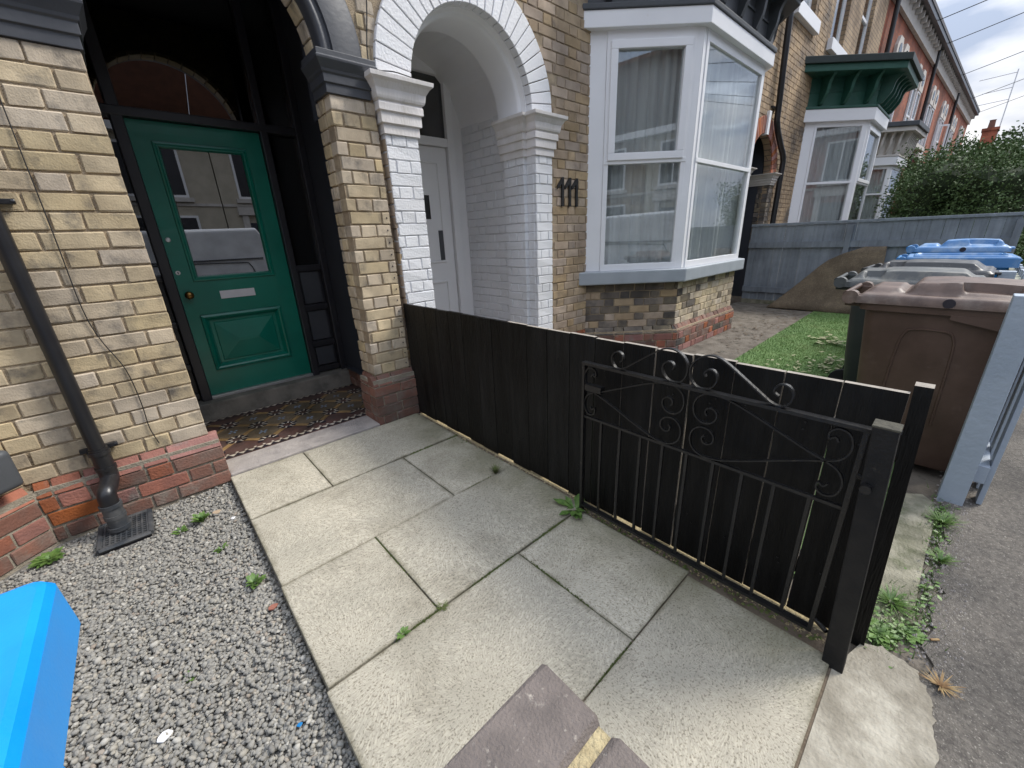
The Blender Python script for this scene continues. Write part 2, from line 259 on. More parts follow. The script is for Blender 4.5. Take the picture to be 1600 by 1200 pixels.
patch('green_door', 2.5, (0.86, 0.86, 0.86), (1.08, 1.08, 1.08), rough=(0.18, 0.5)); patch('fence_black', 3, (0.6, 0.6, 0.6), (1.7, 1.68, 1.62), stretch=(3, 3, 0.6), rough=(0.28, 0.62))
patch('turf_blade', 1.6, (0.72, 0.76, 0.7), (1.15, 1.1, 1.0)); patch('brown_plastic', 3, (0.82, 0.8, 0.78), (1.15, 1.15, 1.12), rough=(0.3, 0.65)); patch('bright_blue_plastic', 5, (0.90, 0.92, 0.94), (1.05, 1.05, 1.03), rough=(0.25, 0.6))
patch('brown_lid', 9, (0.75, 0.73, 0.72), (1.25, 1.25, 1.22)); patch('blue_wood', 2.0, (0.78, 0.78, 0.78), (1.12, 1.12, 1.1)); patch('white_paint_brick', 2.5, (0.90, 0.90, 0.89), (1.03, 1.03, 1.03)); patch('turf_back', 2.5, (0.7, 0.68, 0.64), (1.2, 1.18, 1.1))
def stone_material():
    mt = bpy.data.materials.new('gravel_stone'); mt.use_nodes = True; MATS['gravel_stone'] = mt
    t = mt.node_tree; b = t.nodes['Principled BSDF']; b.inputs['Roughness'].default_value = 0.85; l = t.links.new
    a = t.nodes.new('ShaderNodeAttribute'); a.attribute_name = 'tint'
    r = t.nodes.new('ShaderNodeValToRGB'); e = r.color_ramp.elements
    e[0].position = 0; e[0].color = (0.25, 0.24, 0.22, 1); e[1].position = 1; e[1].color = (0.56, 0.54, 0.49, 1)
    for p, c in ((0.35, (0.31, 0.30, 0.275)), (0.75, (0.37, 0.355, 0.32)), (0.90, (0.44, 0.41, 0.35)), (0.945, (0.34, 0.28, 0.23)), (0.96, (0.45, 0.43, 0.39))):
        k = e.new(p); k.color = (*c, 1)
    l(a.outputs['Fac'], r.inputs[0])
    g = t.nodes.new('ShaderNodeNewGeometry'); n = t.nodes.new('ShaderNodeTexNoise'); n.inputs['Scale'].default_value = 120; n.inputs['Detail'].default_value = 4
    l(g.outputs['Position'], n.inputs['Vector'])
    rr = t.nodes.new('ShaderNodeValToRGB'); rr.color_ramp.elements[0].color = (0.58, 0.575, 0.56, 1); rr.color_ramp.elements[1].color = (0.98, 0.975, 0.96, 1)
    l(n.outputs['Fac'], rr.inputs[0])
    mu = t.nodes.new('ShaderNodeMixRGB'); mu.blend_type = 'MULTIPLY'; mu.inputs[0].default_value = 1
    l(r.outputs[0], mu.inputs[1]); l(rr.outputs[0], mu.inputs[2]); l(mu.outputs[0], b.inputs['Base Color'])
stone_material()
def glass_material(name, tint, refl=0.06, rough=0.0):
    mt = bpy.data.materials.new(name); mt.use_nodes = True; MATS[name] = mt
    t = mt.node_tree; t.nodes.clear(); l = t.links.new
    o = t.nodes.new('ShaderNodeOutputMaterial'); mx = t.nodes.new('ShaderNodeMixShader')
    tr = t.nodes.new('ShaderNodeBsdfTransparent'); tr.inputs[0].default_value = (*tint, 1)
    gl = t.nodes.new('ShaderNodeBsdfGlossy'); gl.inputs['Roughness'].default_value = rough
    g = t.nodes.new('ShaderNodeNewGeometry'); dt = t.nodes.new('ShaderNodeVectorMath'); dt.operation = 'DOT_PRODUCT'
    l(g.outputs['Incoming'], dt.inputs[0]); l(g.outputs['Normal'], dt.inputs[1])
    ab = t.nodes.new('ShaderNodeMath'); ab.operation = 'ABSOLUTE'; l(dt.outputs['Value'], ab.inputs[0])
    om = t.nodes.new('ShaderNodeMath'); om.operation = 'SUBTRACT'; om.inputs[0].default_value = 1.0; l(ab.outputs[0], om.inputs[1])
    fr = t.nodes.new('ShaderNodeMath'); fr.operation = 'POWER'; fr.inputs[1].default_value = 5.0; l(om.outputs[0], fr.inputs[0])
    ma = t.nodes.new('ShaderNodeMath'); ma.operation = 'MULTIPLY_ADD'; ma.inputs[1].default_value = 0.95; ma.inputs[2].default_value = refl
    ma.use_clamp = True
    l(fr.outputs[0], ma.inputs[0]); l(ma.outputs[0], mx.inputs[0]); l(tr.outputs[0], mx.inputs[1]); l(gl.outputs[0], mx.inputs[2]); l(mx.outputs[0], o.inputs[0])
glass_material('glass', (0.92, 0.94, 0.935), 0.17)
glass_material('dark_glass', (0.16, 0.165, 0.17), 0.15)
glass_material('door_glass', (0.14, 0.145, 0.15), 0.27)
def wall_brick_material(name, cols, mort, mscale=1.0):
    """far brickwork, too small to pick apart: coloured by a brick texture mapped on x and z"""
    mt = bpy.data.materials.new(name); mt.use_nodes = True; MATS[name] = mt
    t = mt.node_tree; b = t.nodes['Principled BSDF']; b.inputs['Roughness'].default_value = 0.9; l = t.links.new
    g = t.nodes.new('ShaderNodeNewGeometry'); sx = t.nodes.new('ShaderNodeSeparateXYZ'); cx = t.nodes.new('ShaderNodeCombineXYZ')
    ad = t.nodes.new('ShaderNodeMath'); ad.operation = 'ADD'
    l(g.outputs['Position'], sx.inputs[0]); l(sx.outputs['X'], ad.inputs[0]); l(sx.outputs['Y'], ad.inputs[1]); l(ad.outputs[0], cx.inputs[0]); l(sx.outputs['Z'], cx.inputs[1])
    br = t.nodes.new('ShaderNodeTexBrick'); l(cx.outputs[0], br.inputs['Vector'])
    br.inputs['Scale'].default_value = 1.0; br.inputs['Brick Width'].default_value = 0.235; br.inputs['Row Height'].default_value = 0.086; br.inputs['Mortar Size'].default_value = 0.006
    br.inputs['Color1'].default_value = (*cols[0], 1); br.inputs['Color2'].default_value = (*cols[1], 1); br.inputs['Mortar'].default_value = (*mort, 1)
    n = t.nodes.new('ShaderNodeTexNoise'); n.inputs['Scale'].default_value = 1.3; n.inputs['Detail'].default_value = 8; l(g.outputs['Position'], n.inputs['Vector'])
    r = t.nodes.new('ShaderNodeValToRGB'); r.color_ramp.elements[0].position = 0.4; r.color_ramp.elements[0].color = (0.55, 0.52, 0.5, 1); r.color_ramp.elements[1].position = 0.6; r.color_ramp.elements[1].color = (1.05, 1.05, 1.05, 1)
    l(n.outputs['Fac'], r.inputs[0])
    mu = t.nodes.new('ShaderNodeMixRGB'); mu.blend_type = 'MULTIPLY'; mu.inputs[0].default_value = 1; l(br.outputs[0], mu.inputs[1]); l(r.outputs[0], mu.inputs[2]); l(mu.outputs[0], b.inputs['Base Color'])
wall_brick_material('far_buff_brickwork', ((0.40, 0.29, 0.18), (0.30, 0.22, 0.14)), (0.10, 0.08, 0.065))
wall_brick_material('far_red_brickwork', ((0.36, 0.105, 0.05), (0.28, 0.08, 0.045)), (0.20, 0.10, 0.07))

# ------------------------------------------------------------------ mesh helpers
class MB:
    def __init__(s): s.v = []; s.f = []; s.mi = []; s.cur = 0
    def add(s, vs, fs):
        o = len(s.v); s.v += [tuple(p) for p in vs]; s.f += [tuple(i + o for i in f) for f in fs]; s.mi += [s.cur] * len(fs); return s
    def box(s, x0, x1, y0, y1, z0, z1):
        x0, x1 = min(x0, x1), max(x0, x1); y0, y1 = min(y0, y1), max(y0, y1); z0, z1 = min(z0, z1), max(z0, z1)
        return s.add([(x0, y0, z0), (x1, y0, z0), (x1, y1, z0), (x0, y1, z0), (x0, y0, z1), (x1, y0, z1), (x1, y1, z1), (x0, y1, z1)],
                     [(0, 3, 2, 1), (4, 5, 6, 7), (0, 1, 5, 4), (1, 2, 6, 5), (2, 3, 7, 6), (3, 0, 4, 7)])
    def face_box(s, p0, p1, s0, s1, z0, z1, d0, d1):
        """box on the vertical face p0->p1 (outward normal to the right), s along, z up, d outward"""
        p0 = Vector(p0); u = (Vector(p1) - p0).normalized(); n = Vector((u.y, -u.x))
        q = [p0 + u * a + n * d for a, d in ((s0, d1), (s1, d1), (s1, d0), (s0, d0))]
        return s.prism(q, z0, z1)
    def prism(s, poly, z0, z1):
        a = sum(poly[i][0] * poly[(i + 1) % len(poly)][1] - poly[(i + 1) % len(poly)][0] * poly[i][1] for i in range(len(poly)))
        if a < 0: poly = poly[::-1]
        n = len(poly)
        zz0 = z0 if hasattr(z0, '__len__') else [z0] * n; zz1 = z1 if hasattr(z1, '__len__') else [z1] * n
        vs = [(p[0], p[1], z) for p, z in zip(poly, zz0)] + [(p[0], p[1], z) for p, z in zip(poly, zz1)]
        return s.add(vs, [tuple(range(n))[::-1], tuple(range(n, 2 * n))] + [(i, (i + 1) % n, n + (i + 1) % n, n + i) for i in range(n)])
    def rings(s, rings, caps=True, closed=False):
        n = len(rings[0]); vs = [p for r in rings for p in r]; fs = []
        k = len(rings)
        for i in range(k if closed else k - 1):
            j = (i + 1) % k
            for a in range(n): fs.append((i * n + a, i * n + (a + 1) % n, j * n + (a + 1) % n, j * n + a))
        if caps and not closed: fs += [tuple(range(n))[::-1], tuple(range((k - 1) * n, k * n))]
        return s.add(vs, fs)
    def tube(s, path, r, n=10, caps=True):
        path = [Vector(p) for p in path]; rs = r if hasattr(r, '__len__') else [r] * len(path); rr = []
        ref = None
        for i, p in enumerate(path):
            d = (path[min(i + 1, len(path) - 1)] - path[max(i - 1, 0)]).normalized()
            if ref is None: ref = Vector((0, 0, 1)) if abs(d.z) < 0.9 else Vector((1, 0, 0))
            a = d.cross(ref).normalized(); b = a.cross(d).normalized(); ref = b
            rr.append([p + (a * math.cos(t) + b * math.sin(t)) * rs[i] for t in [2 * math.pi * k / n for k in range(n)]])
        return s.rings(rr, caps)
    def flatbar(s, pts, x, t, w):
        """flat bar on edge in the plane of constant x; pts are (y, z)"""
        rr = []
        for i, p in enumerate(pts):
            a = Vector(pts[max(i - 1, 0)]); b = Vector(pts[min(i + 1, len(pts) - 1)]); d = (b - a).normalized(); n = Vector((-d.y, d.x)) * t / 2
            p = Vector(p)
            rr.append([(x - w / 2, p.x + n.x, p.y + n.y), (x + w / 2, p.x + n.x, p.y + n.y), (x + w / 2, p.x - n.x, p.y - n.y), (x - w / 2, p.x - n.x, p.y - n.y)])
        return s.rings(rr)
    def lathe(s, prof, c=(0, 0, 0), axis='z', n=20):
        rr = []
        for r, h in prof:
            ring = []
            for k in range(n):
                a = 2 * math.pi * k / n; q = (r * math.cos(a), r * math.sin(a), h)
                if axis == 'y': q = (q[0], -q[2], q[1])
                if axis == 'x': q = (q[2], q[0], q[1])
                ring.append((c[0] + q[0], c[1] + q[1], c[2] + q[2]))
            rr.append(ring)
        return s.rings(rr)
    def mesh(s, name, mat=None):
        me = bpy.data.meshes.new(name); me.from_pydata(s.v, [], s.f)
        for k in (mat if isinstance(mat, (list, tuple)) else [mat]):
            if k: me.materials.append(MATS[k])
        if any(s.mi): me.polygons.foreach_set('material_index', s.mi)
        bm = bmesh.new(); bm.from_mesh(me); bmesh.ops.recalc_face_normals(bm, faces=bm.faces); bm.to_mesh(me); bm.free()
        return me
    def build(s, name, mat, parent=None, smooth=False, bevel=0.0, seg=2):
        me = s.mesh(name, mat)
        if bevel:
            bm = bmesh.new(); bm.from_mesh(me); bmesh.ops.remove_doubles(bm, verts=bm.verts, dist=1e-5)
            es = [e for e in bm.edges if len(e.link_faces) == 2 and e.calc_face_angle(0) > 0.5]
            bmesh.ops.bevel(bm, geom=es, offset=bevel, segments=seg, affect='EDGES', clamp_overlap=True, profile=0.6); bm.to_mesh(me); bm.free()
        if smooth:
            for p in me.polygons: p.use_smooth = True
            try: me.set_sharp_from_angle(angle=R(40))
            except Exception: pass
        return link(name, me, parent)
def link(name, me, parent=None):
    o = bpy.data.objects.new(name, me); COL.objects.link(o)
    if parent: set_parent(o, parent)
    return o
def world_of(o):
    mw = o.matrix_basis.copy()
    while o.parent:
        mw = o.parent.matrix_basis @ o.matrix_parent_inverse @ mw if False else (o.parent.matrix_basis @ mw); o = o.parent
    return mw
def set_parent(o, p):
    """parent while keeping the world place the mesh was modelled at (parents are never rotated here unless meant)"""
    o.parent = p
    o.matrix_parent_inverse = Matrix.Identity(4)
    q = p
    while q.parent: q = q.parent
    if not q.get('_local'): o.matrix_parent_inverse = chain(p).inverted()
def chain(o):
    mw = o.matrix_basis.copy()
    if o.parent: return chain(o.parent) @ o.matrix_parent_inverse @ mw
    return mw
def thing(name, label, cat, loc=(0, 0, 0), group=None, local=False, rz=0):
    o = bpy.data.objects.new(name, None); COL.objects.link(o); o.location = loc; o.rotation_euler.z = rz; o.empty_display_size = 0.1
    o['label'] = label; o['category'] = cat
    if group: o['group'] = group
    if local: o['_local'] = 1
    return o
def tag(o, label, cat, group=None):
    o['label'] = label; o['category'] = cat
    if group: o['group'] = group
    return o
def struct(o, kind='structure'): o['kind'] = kind; return o
def smoothline(pts, k=6):
    """Catmull-Rom through 2-D or 3-D points"""
    P = [Vector(p) for p in pts]; P = [P[0] * 2 - P[1]] + P + [P[-1] * 2 - P[-2]]; out_ = []
    for i in range(1, len(P) - 2):
        for j in range(k):
            t = j / k; a, b, c, d = P[i - 1], P[i], P[i + 1], P[i + 2]
            out_.append(0.5 * ((2 * b) + (c - a) * t + (2 * a - 5 * b + 4 * c - d) * t * t + (3 * b - a - 3 * c + d) * t ** 3))
    out_.append(P[-2]); return out_
def copy_tree(o, parent=None):
    c = o.copy(); COL.objects.link(c); c.parent = parent
    for ch in list(o.children): copy_tree(ch, c)
    return c

# bricks: a few worn boxes per size, shared by every brick of that size
BH = 0.0857
def worn_box(L_, D, H, mat, seed, bev=0.0035, jit=0.0024, cant=0.0):
    rnd = random.Random(seed); me = bpy.data.meshes.new('brick'); bm = bmesh.new()
    bmesh.ops.create_cube(bm, size=1.0)
    for v in bm.verts: v.co = Vector((v.co.x * L_, v.co.y * D, v.co.z * H))
    if cant:
        for v in bm.verts:
            if v.co.z > 0 and v.co.y < 0: v.co.y += cant
    bmesh.ops.bevel(bm, geom=list(bm.edges), offset=bev, segments=1, affect='EDGES', profile=0.6)
    for v in bm.verts: v.co += Vector([rnd.uniform(-jit, jit) for _ in range(3)])
    bm.to_mesh(me); bm.free(); me.materials.append(MATS[mat]); return me
BR = {}
def brick_mesh(L_, D, H, mat, bev=0.004, cant=0.0):
    key = (round(L_, 3), round(D, 3), round(H, 3), mat, cant)
    if key not in BR: BR[key] = [worn_box(L_, D, H, mat, hash(key[:3]) % 1000 + i * 31, bev, cant=cant) for i in range(6)]
    return random.choice(BR[key])
def lay(parent, p0, p1, z0, n, mat, depth=0.10, ch=BH, joint=0.010, shift=0.0, proud=0.004, name='brick', keep=None, stuff=None, lens=(0.225, 0.108), alt=None, cant=0.0, spread=0.0):
    """lay n courses of alternating stretchers and headers on the face p0 -> p1 (outward normal to the right)"""
    p0 = Vector(p0); d = Vector(p1) - p0; Lw = d.length; u = d / Lw; nrm = Vector((u.y, -u.x)); ang = math.atan2(u.y, u.x)
    per = lens[0] + lens[1] + 2 * joint
    for k in range(n):
        z = z0 + ch * (k + 0.5); s = -per * 2 + shift + (0 if k % 2 else per / 2) + random.uniform(-0.015, 0.015); i = 0
        while s < Lw:
            Lb = lens[i % 2]; i += 1; a, b = max(s, 0), min(s + Lb, Lw); s += Lb + joint
            if s < Lw and Lw - s < 0.035: b = Lw; s = Lw + 1
            if b - a < 0.03: continue
            if keep and not keep((a + b) / 2, z): continue
            c = p0 + u * ((a + b) / 2) + nrm * (proud - depth / 2 + random.uniform(-1, 1) * 0.0015)
            mt = mat if not alt else alt((a + b) / 2, z, mat)
            full = min(lens, key=lambda q: abs(q - (b - a)))
            if stuff is not None:
                h = (ch - joint) / 2 * random.uniform(0.97, 1.02)
                stuff.face_box(p0, p1, a, b, z - h, z + h, proud - 0.03, proud + random.uniform(-1, 1) * 0.002); continue
            o = link(name, brick_mesh(full, depth, ch - joint, mt, cant=cant), None)
            o.location = (c.x, c.y, z + random.uniform(-1, 1) * 0.001); o.rotation_euler = (random.uniform(-1, 1) * 0.004, random.uniform(-1, 1) * 0.006, ang)
            o.scale.x = (b - a) / full
            o.parent = parent; o.matrix_parent_inverse = chain(parent).inverted()
def voussoirs(parent, cx, cz, y, r0, r1, n, mat, name='voussoir', depth=0.10, gap=0.008, a0=0.0, a1=math.pi, skip=()):
    for k in range(n):
        if k in skip: continue
        t0 = a0 + (a1 - a0) * k / n; t1 = a0 + (a1 - a0) * (k + 1) / n
        w0 = gap / 2 / r0; w1 = gap / 2 / r1; ring = []
        j = random.uniform(-0.002, 0.002)
        pts = [(r0, t0 + w0), (r1, t0 + w1), (r1, (t0 + t1) / 2), (r1, t1 - w1), (r0, t1 - w0), (r0, (t0 + t1) / 2)]
        f = [(cx + r * math.cos(a), y + j, cz + r * math.sin(a)) for r, a in pts]; bk = [(x, y + depth, z) for x, _, z in f]
        MB().rings([f, bk]).build(name, mat, parent, bevel=0.004, seg=1)
def arch_wall(mb, x0, x1, z0, z1, cx, cz, r, y0, y1, n=24, xl=None):
    """the wall over an arch: from the springing z0 (= cz) to z1 between x0 and x1, with a half-round hole"""
    top = []; arc = []
    for k in range(n + 1):
        a = math.pi - math.pi * k / n; arc.append((cx + r * math.cos(a), cz + r * math.sin(a)))
        top.append((x0 + (x1 - x0) * k / n, z1))
    arc[0] = (cx - r, cz); arc[-1] = (cx + r, cz)
    for k in range(n):
        q = [arc[k], arc[k + 1], top[k + 1], top[k]]
        mb.add([(a, y0, b) for a, b in q] + [(a, y1, b) for a, b in q], [(0, 1, 2, 3), (7, 6, 5, 4), (0, 4, 5, 1), (1, 5, 6, 2), (2, 6, 7, 3), (3, 7, 4, 0)])
    mb.add([(x0, y0, cz), (cx - r, y0, cz), (x0, y0, z1), (x0, y1, cz), (cx - r, y1, cz), (x0, y1, z1)], [(0, 1, 2), (3, 5, 4)])
    mb.add([(cx + r, y0, cz), (x1, y0, cz), (x1, y0, z1), (cx + r, y1, cz), (x1, y1, cz), (x1, y1, z1)], [(0, 1, 2), (3, 5, 4)])
def mould(mb, x0, x1, yf, yb, prof, left=True, right_=True):
    """a capital: rectangular rings x0..x1, front yf, back yb, with profile (out, z)"""
    rr = []
    for o_, z in prof:
        rr.append([(x0 - (o_ if left else 0), yf - o_, z), (x1 + (o_ if right_ else 0), yf - o_, z), (x1 + (o_ if right_ else 0), yb, z), (x0 - (o_ if left else 0), yb, z)])
    mb.rings(rr)

WY = 2.98   # house front

# ------------------------------------------------------------------ ground, pavement, road
def sheet(name, poly, z, mat, thick=0.0):
    mb = MB()
    if thick: mb.prism(poly, z - thick, z)
    else: mb.add([(x, y, z) for x, y in poly], [tuple(range(len(poly)))])
    return struct(mb.build(name, mat))
sheet('ground', [(-300, -300), (400, -300), (400, 300), (-300, 300)], -0.16, 'soil')
edge = [(-60, -0.22)] + [(-1 + 0.06 * i, -0.215 + 0.018 * math.sin(i * 1.7) + random.uniform(-0.014, 0.014)) for i in range(170)] + [(120, -0.25)]
sheet('pavement', [(-60, -2.3), (120, -2.3)] + edge[::-1], -0.014, 'asphalt', 0.14)
kerb = MB()
for i in range(60): kerb.box(-20 + i * 0.92, -20 + i * 0.92 + 0.91, -2.45, -2.303, -0.16, -0.010)
struct(kerb.build('kerb', 'concrete'))
sheet('road', [(-60, -9.5), (120, -9.5), (120, -2.46), (-60, -2.46)], -0.13, 'road')
sheet('opposite_pavement', [(-60, -11.6), (120, -11.6), (120, -9.55), (-60, -9.55)], -0.01, 'asphalt', 0.14)

# gravel bed
gb = sheet('gravel_bed', [(-3.0, -0.2), (0.14, -0.2), (0.14, 3.1), (-3.0, 3.1)], -0.054, 'gravel_dust')
def gravel():
    bm = bmesh.new(); bmesh.ops.create_icosphere(bm, subdivisions=1, radius=1.0)
    base = np.array([v.co[:] for v in bm.verts]); faces = np.array([[v.index for v in f.verts] for f in bm.faces]); bm.free()
    N = 68000; px = []; 
    X = RNG.uniform(-1.22, 0.118, N); Y = RNG.uniform(0.25, 2.93, N)
    X = X[:]; keep = ~((X < -0.62) & (Y > 2.93 + (X + 0.62) * 0.85)) & ~((X > -0.50) & (X < -0.27) & (Y > 2.64))
    X, Y = X[keep], Y[keep]; N = len(X)
    r = RNG.gamma(10, 0.00062, N) + 0.0014; r = np.clip(r, 0.0035, 0.0125)
    sc = np.stack([RNG.uniform(0.8, 1.35, N), RNG.uniform(0.7, 1.1, N), RNG.uniform(0.5, 0.85, N)], 1) * r[:, None]
    lay_ = RNG.random(N); Z = -0.062 + lay_ * 0.02 + r * 0.4 + 0.008 * np.sin(X * 3.1) * np.cos(Y * 2.3)
    a, b, c = RNG.uniform(0, 6.28, N), RNG.normal(0, 0.5, N), RNG.normal(0, 0.5, N)
    V = base[None] * (1 + RNG.normal(0, 0.17, (N, len(base), 1)))
    V = V * sc[:, None, :]
    def rot(V, t, i, j):
        ct, st = np.cos(t)[:, None], np.sin(t)[:, None]; A, B = V[..., i].copy(), V[..., j].copy()
        V[..., i] = A * ct - B * st; V[..., j] = A * st + B * ct
    rot(V, b, 0, 2); rot(V, c, 1, 2); rot(V, a, 0, 1)
    V += np.stack([X, Y, Z], 1)[:, None, :]
    V[..., 2] = np.maximum(V[..., 2], -0.09)
    nv = len(base); F = (faces[None] + (np.arange(N) * nv)[:, None, None]).reshape(-1, 3)
    me = bpy.data.meshes.new('gravel'); me.vertices.add(N * nv); me.vertices.foreach_set('co', V.reshape(-1))
    me.loops.add(F.size); me.loops.foreach_set('vertex_index', F.reshape(-1)); me.polygons.add(len(F)); me.polygons.foreach_set('loop_start', np.arange(0, F.size, 3))
    at = me.attributes.new('tint', 'FLOAT', 'POINT'); at.data.foreach_set('value', np.repeat(RNG.random(N), nv))
    me.materials.append(MATS['gravel_stone']); me.update(calc_edges=True); me.validate()
    o = link('gravel', me); struct(o, 'stuff'); o['label'] = 'loose pale grey gravel beside the paved path'; o['category'] = 'gravel'
gravel()

# paved path of textured slabs
path = struct(MB().box(0.14, 1.52, -0.02, 2.93, -0.15, -0.011).build('paved_path', 'soil'))
def slab(x0, x1, y0, y1, name='paving_slab'):
    g = 0.003; mb = MB().box(x0 + g, x1 - g, y0 + g, y1 - g, -0.055, 0.0 + random.uniform(-0.003, 0.002))
    o = mb.build(name, 'slab', path, bevel=0.004, seg=2)
    for v in o.data.vertices:
        if v.co.z > -0.01: v.co.z += (v.co.x - x0) * tilt[0] + (v.co.y - y0) * tilt[1]
    return o
for row in [(2.33, 2.925, (0.125, 0.57, 1.497)), (1.705, 2.33, (0.125, 1.045, 1.497)), (1.12, 1.705, (0.12, 0.557, 1.497)), (0.51, 1.12, (0.112, 0.995, 1.45)), (0.004, 0.51, (0.105, 0.48, 1.42))]:
    for a, b in zip(row[2][:-1], row[2][1:]):
        tilt = (random.uniform(-0.003, 0.003), random.uniform(-0.004, 0.004)); slab(a, b, row[0], row[1])
# crumbled mortar along the foot of the fence
def rubble(name, n, xr, yr, z, size, mat, parent=None, kind='stuff'):
    mb = MB()
    for _ in range(n):
        x, y = random.uniform(*xr), random.uniform(*yr); s = size * random.uniform(0.3, 1.0)
        q = [(x + random.uniform(-s, s), y + random.uniform(-s, s), z + random.uniform(-0.2, 0.4) * s) for _ in range(4)] + [(x, y, z + s * random.uniform(0.3, 0.9))]
        q[:4] = [(x + s * math.cos(t + random.random()), y + s * math.sin(t + random.random()), z - 0.004) for t in (0, 1.57, 3.14, 4.7)]
        mb.add(q, [(0, 1, 4), (1, 2, 4), (2, 3, 4), (3, 0, 4)])
    o = mb.build(name, mat, parent); o['kind'] = kind; return o
sheet('mortar_strip', [(1.42, 0.0), (1.60, 0.0), (1.60, 2.93), (1.49, 2.93), (1.485, 1.7), (1.46, 0.9)], -0.012, 'sandy_mortar', 0.05)
o = rubble('mortar_crumbs', 1500, (1.46, 1.525), (0.03, 2.9), -0.012, 0.012, 'sandy_mortar'); o['label'] = 'crumbled sandy mortar along the foot of the black fence'; o['category'] = 'rubble'
o = rubble('moss', 420, (1.44, 1.5), (0.05, 2.8), -0.006, 0.010, 'moss'); o['label'] = 'moss growing between path and black fence'; o['category'] = 'moss'

# concrete apron and the strip before the neighbour's garden
APR = [(0.3, -0.001), (1.385, -0.001), (1.55, -0.045), (1.60, -0.10), (1.565, -0.19), (1.52, -0.225), (1.455, -0.230), (1.42, -0.245), (1.33, -0.250), (1.2, -0.258), (1.05, -0.268), (0.9, -0.26), (0.3, -0.27)]
APR = APR[:2] + [(a[0] + (b[0] - a[0]) * t_ + 0.006 * math.sin(61 * (a[0] + t_ * 0.1)) + random.gauss(0, 0.0015), a[1] + (b[1] - a[1]) * t_ + 0.006 * math.sin(47 * (a[0] - t_ * 0.1)) + random.gauss(0, 0.0015)) for a, b in zip(APR[2:-2], APR[3:-1]) for t_ in (0, 0.12, 0.25, 0.37, 0.5, 0.62, 0.75, 0.88)] + APR[-1:]
sheet('concrete_apron', APR, -0.008, 'concrete', 0.1)
sheet('neighbour_ground', [(0.3, -0.36), (9.0, -0.36), (9.0, 3.0), (1.45, 3.0), (1.45, -0.03), (0.3, -0.03)], -0.026, 'dirt_concrete', 0.1)
sheet('verge_concrete', [(1.66, 0.02), (1.72, -0.12), (1.80, -0.17), (2.0, -0.165), (2.3, -0.17), (2.55, -0.18), (2.8, -0.17), (2.86, -0.12), (2.78, -0.02), (2.6, 0.03)], -0.012, 'old_concrete', 0.05)
sheet('neighbour_turf', [(1.75, 0.02), (2.9, 0.0), (8.5, -0.1), (8.45, 1.6), (4.8, 1.54), (1.75, 1.5)], -0.006, 'turf_base', 0.03)
def blades(n):
    x = RNG.uniform(2.2, 8.45, n); w = RNG.random(n); yt = 1.54 + (x - 4.8) * 0.0165; yb = 0.0 - np.maximum(x - 2.9, 0) * 0.018; y = yb + w * (yt - yb)
    h = RNG.uniform(0.012, 0.024, n); a = RNG.uniform(0, 6.28, n); lx, ly = RNG.normal(0, 0.009, n), RNG.normal(0, 0.009, n); wd = RNG.uniform(0.0018, 0.0035, n)
    z = np.full(n, -0.008)
    V = np.stack([np.stack([x - wd * np.cos(a), y - wd * np.sin(a), z], 1), np.stack([x + wd * np.cos(a), y + wd * np.sin(a), z], 1), np.stack([x + lx, y + ly, z + h], 1)], 1).reshape(-1, 3)
    me = bpy.data.meshes.new('grass'); me.from_pydata(V.tolist(), [], np.arange(3 * n).reshape(-1, 3).tolist()); me.materials.append(MATS['turf_blade'])
    o = link('artificial_grass', me); struct(o, 'stuff'); o['label'] = 'short bright green artificial grass in the neighbouring front garden'; o['category'] = 'artificial grass'
blades(70000)
def leaf_quads(mb, c, n, spread, size, up=0.2, zmin=None):
    for _ in range(n):
        p = Vector(c) + Vector((random.gauss(0, spread[0]), random.gauss(0, spread[1]), abs(random.gauss(0, spread[2]))))
        a = random.uniform(0, 6.28); s = size * random.uniform(0.5, 1.2); d = Vector((math.cos(a), math.sin(a), random.uniform(-0.1, up))) * s; w = Vector((-math.sin(a), math.cos(a), random.uniform(-0.3, 0.3))) * s * 0.32
        mb.add([p, p + d * 0.5 + w, p + d, p + d * 0.5 - w], [(0, 1, 2, 3)])
mb = MB(); leaf_quads(mb, (5.0, 0.75, 0.012), 60, (0.25, 0.12, 0.012), 0.06); leaf_quads(mb, (4.6, 1.0, 0.012), 50, (0.5, 0.2, 0.01), 0.05); leaf_quads(mb, (6.2, 0.95, 0.012), 45, (0.2, 0.12, 0.02), 0.09); leaf_quads(mb, (4.1, 0.7, 0.012), 50, (0.35, 0.2, 0.012), 0.05)
o = mb.build('fallen_leaf_litter', 'dead_leaf'); struct(o, 'stuff'); o['label'] = 'fallen leaves scattered on the artificial grass'; o['category'] = 'leaves'
mb = MB(); leaf_quads(mb, (6.6, 1.85, -0.02), 160, (0.9, 0.12, 0.006), 0.05); leaf_quads(mb, (8.2, 2.1, -0.02), 60, (0.3, 0.25, 0.006), 0.05)
o = mb.build('dirt_litter', 'soil'); struct(o, 'stuff'); o['label'] = 'dark dead leaves on the dirty strip below the bay'; o['category'] = 'leaves'

